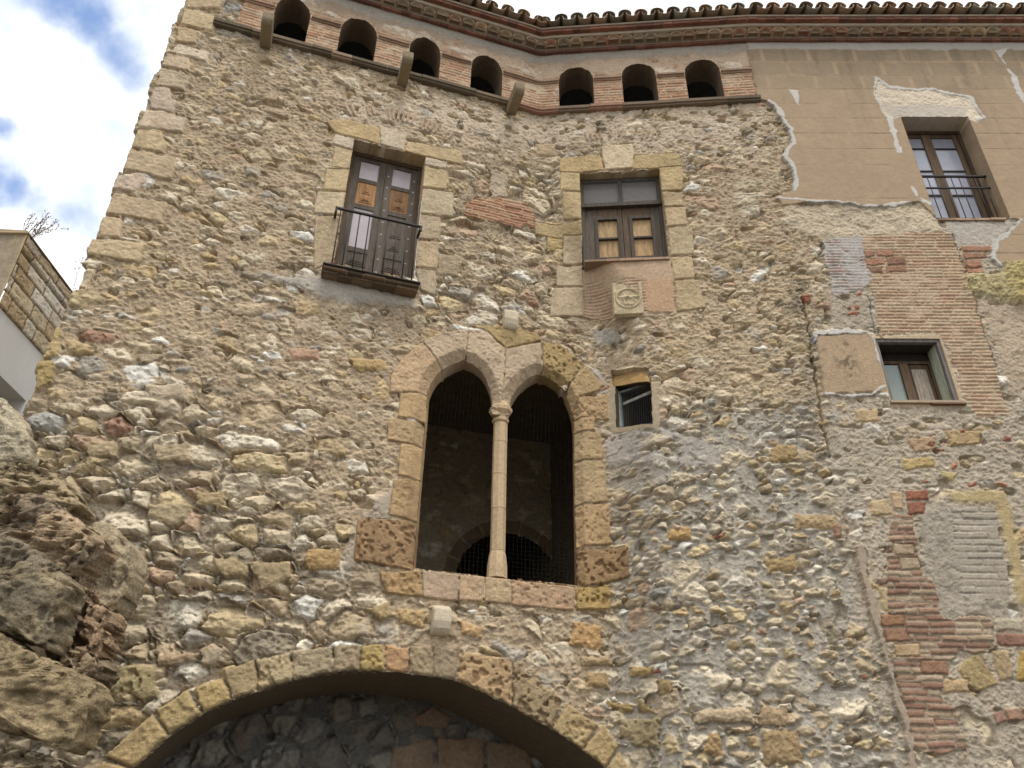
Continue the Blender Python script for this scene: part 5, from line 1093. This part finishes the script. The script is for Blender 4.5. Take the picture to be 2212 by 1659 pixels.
rock([(-80, 1340), (0, 1365), (60, 1400), (150, 1443), (206, 1472), (196, 1530), (150, 1628), (90, 1600), (-80, 1560)], 5.45, (166, 140, 94), rnd=.12, amp=.04, por=.5, dark=.3, seed=9, crease=([(146, 1445), (105, 1605)], .7))
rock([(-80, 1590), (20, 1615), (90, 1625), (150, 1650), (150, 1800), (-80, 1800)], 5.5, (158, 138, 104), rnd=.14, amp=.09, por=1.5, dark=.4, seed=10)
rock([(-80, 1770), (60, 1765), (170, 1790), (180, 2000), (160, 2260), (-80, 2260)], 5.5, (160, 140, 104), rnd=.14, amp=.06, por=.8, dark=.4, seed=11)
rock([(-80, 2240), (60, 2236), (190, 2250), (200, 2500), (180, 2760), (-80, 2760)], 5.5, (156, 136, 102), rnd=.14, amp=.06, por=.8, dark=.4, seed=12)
# ------------------------------------------------------------------ white house with an ashlar parapet
xw = -7.0
def onx(px, py):
    r = ray(px, py); t = xw / r[0]; return (r[1] * t, r[2] * t + EYE)
yN, zT = onx(64, 500); _, zT2 = onx(150, 635)
yb0, zB0 = onx(5, 665); yb1, zB1 = onx(100, 775)
yo, zo = onx(58, 868); yo2, zo2 = onx(2, 806)
print('white', yN, zT, zT2, zB0, zB1, zo, zo2, yo)
zT = (zT + zT2) / 2; zB = (zB0 + zB1) / 2; zO = (zo + zo2) / 2
whouse = thing('white_house', 'white rendered house with mossy ashlar parapet behind the corner at left', 'house', (xw - 2, yN + 3, 0))
yF = yN + 9
AS = Sheet(np.arange(0, yF - yN, .013), np.arange(0, zT - zB, .013))
AS.H[:] = -.012 + .006 * AS.n2; AS.C[:] = lin((128, 112, 90)) * (1 + .3 * AS.n2)[..., None]
zz = 0; rnd = random.Random(3)
while zz < zT - zB - .1:
    hh = min(rnd.uniform(.22, .36), zT - zB - zz); u = -rnd.uniform(0, .3)
    if zT - zB - zz - hh < .12: hh = zT - zB - zz
    while u < yF - yN:
        l = rnd.uniform(.25, .6)
        AS.block([(u, zz), (u + l, zz), (u + l, zz + hh), (u, zz + hh)], rnd.choice([(218, 205, 182), (212, 192, 162), (224, 215, 198), (206, 188, 154), (192, 168, 130), (216, 200, 180)]), h=.012, por=.35, joint=.010, jcol=(112, 98, 78), warp=.02); u += l
    zz += hh
gro = np.exp(-((AS.Z - (zT - zB) + .30) / .03) ** 2); AS.H -= .05 * gro; AS.C *= (1 - .55 * gro[..., None])
AV = np.stack([xw + AS.H, yN + AS.X, zB + AS.Z], -1)
par(emit(AS, AV, np.ones((AS.X.shape[0] - 1, AS.X.shape[1] - 1), bool), 'ashlar_parapet', M_STONE, None), whouse)
# end face with damp streaks, weathered cap
ES = Sheet(np.arange(0, 3.5, .016), np.arange(0, zT - zB, .016))
stk = fbm(ES.X * 1.0, ES.Z * .08, .28, 4, 4, .6); ES.H[:] = .012 * ES.n4 + .008 * ES.n2
c1_, c2_ = lin((190, 166, 118)), lin((146, 132, 110)); k_ = sst(-.25, .3, stk)
ES.C = ((c1_ * k_[..., None] + c2_ * (1 - k_[..., None])) * (1 + .2 * ES.n2)[..., None]).astype(f32)
EV = np.stack([xw - .004 - ES.X, yN - .0 - ES.H, zB + ES.Z], -1)
o_ = emit(ES, EV[:, ::-1], np.ones((ES.X.shape[0] - 1, ES.X.shape[1] - 1), bool), 'parapet_end', M_STONE, None); par(o_, whouse)
mb = MB(); capc = lin((170, 148, 112))
for (a, b) in ((yN - .04, yN + 1.3), (yN + 1.31, yN + 3.0), (yN + 3.01, yF)):
    mb.hexa([(xw - .9, a, zT), (xw + .03, a, zT), (xw + .03, b, zT), (xw - .9, b, zT), (xw - .9, a, zT + .09), (xw - .03, a + .03, zT + .07), (xw - .03, b, zT + .07), (xw - .9, b, zT + .09)], capc * random.uniform(.85, 1.0))
part(mb, 'coping', M_STONE, whouse)
mb = MB(); WH = lin((214, 212, 208))
th_ = .5
mb.hexa([(xw - th_, yo, 0), (xw - .02, yo, 0), (xw - .02, yF, 0), (xw - th_, yF, 0), (xw - th_, yo, zB + .06), (xw - .02, yo, zB + .06), (xw - .02, yF, zB + .06), (xw - th_, yF, zB + .06)], WH)
mb.hexa([(xw - th_, yN - 3, zO), (xw - .02, yN - 3, zO), (xw - .02, yo, zO), (xw - th_, yo, zO), (xw - th_, yN - 3, zB), (xw - .02, yN - 3, zB), (xw - .02, yo, zB + .06), (xw - th_, yo, zB + .06)], WH)
mb.hexa([(xw - 2.5, yN - 3, 0), (xw - th_ - .002, yN - 3, 0), (xw - th_ - .002, yF, 0), (xw - 2.5, yF, 0), (xw - 2.5, yN - 3, zB - .01), (xw - th_ - .002, yN - 3, zB - .01), (xw - th_ - .002, yF, zB - .01), (xw - 2.5, yF, zB - .01)], WH * .8)
part(mb, 'white_wall', M_WHITE, whouse)
# ------------------------------------------------------------------ dry weeds
def weed(y, n, h, lean, label, seed):
    rd = random.Random(seed); o = thing('dry_weed', label, 'weed', (xw - .1, y, zT + .06), 'dry weeds on the parapet'); mb = MB()
    for i in range(n):
        p = np.array([xw - .12 + rd.uniform(-.05, .05), y + rd.uniform(-.1, .1), zT + .05]); d = np.array([rd.uniform(-.25, .8) + lean, rd.uniform(-.6, .6), rd.uniform(.4, 1.2)]); d /= np.linalg.norm(d)
        pts = [p]; L = h * rd.uniform(.5, 1)
        for k in range(7):
            d = d + np.array([rd.uniform(-.15, .2), rd.uniform(-.15, .15), -.03 + rd.uniform(-.1, .1)]); d /= np.linalg.norm(d); pts.append(pts[-1] + d * L / 7)
        mb.tube(pts, .0045, (.1, .1, .1), 4, .4)
        for k in range(2, 7):
            for q in range(2):
                b = pts[k]; e = d + np.array([rd.uniform(-.8, .8), rd.uniform(-.8, .8), rd.uniform(-.3, .8)]); e /= np.linalg.norm(e); l = L * rd.uniform(.1, .22)
                mb.tube([b, b + e * l * .5, b + e * l + np.array([0, 0, .01])], .0035, (.1, .1, .1), 3, .5)
                if rd.random() < .6:
                    t_ = b + e * l; mb.hexa([t_ + np.array(v) * .006 for v in ((-1, -1, -1), (1, -1, -1), (1, 1, -1), (-1, 1, -1), (-1, -1, 1), (1, -1, 1), (1, 1, 1), (-1, 1, 1))], (.1, .1, .1))
    part(mb, 'stems', M_STEM, o)
weed(yN + .15, 14, .55, .1, 'bushy tuft of dry weed at the front corner of the ashlar parapet', 4)
weed(yN + 1.6, 7, .85, .3, 'sparse dry weed leaning off the parapet edge towards the stone building', 9)
# ------------------------------------------------------------------ ground
g = MB(); g.add([(-400, -400, 0), (400, -400, 0), (400, 400, 0), (-400, 400, 0)], [(0, 1, 2, 3)], (.2, .2, .2))
go = g.build('ground', M_GROUND); go['kind'] = 'structure'
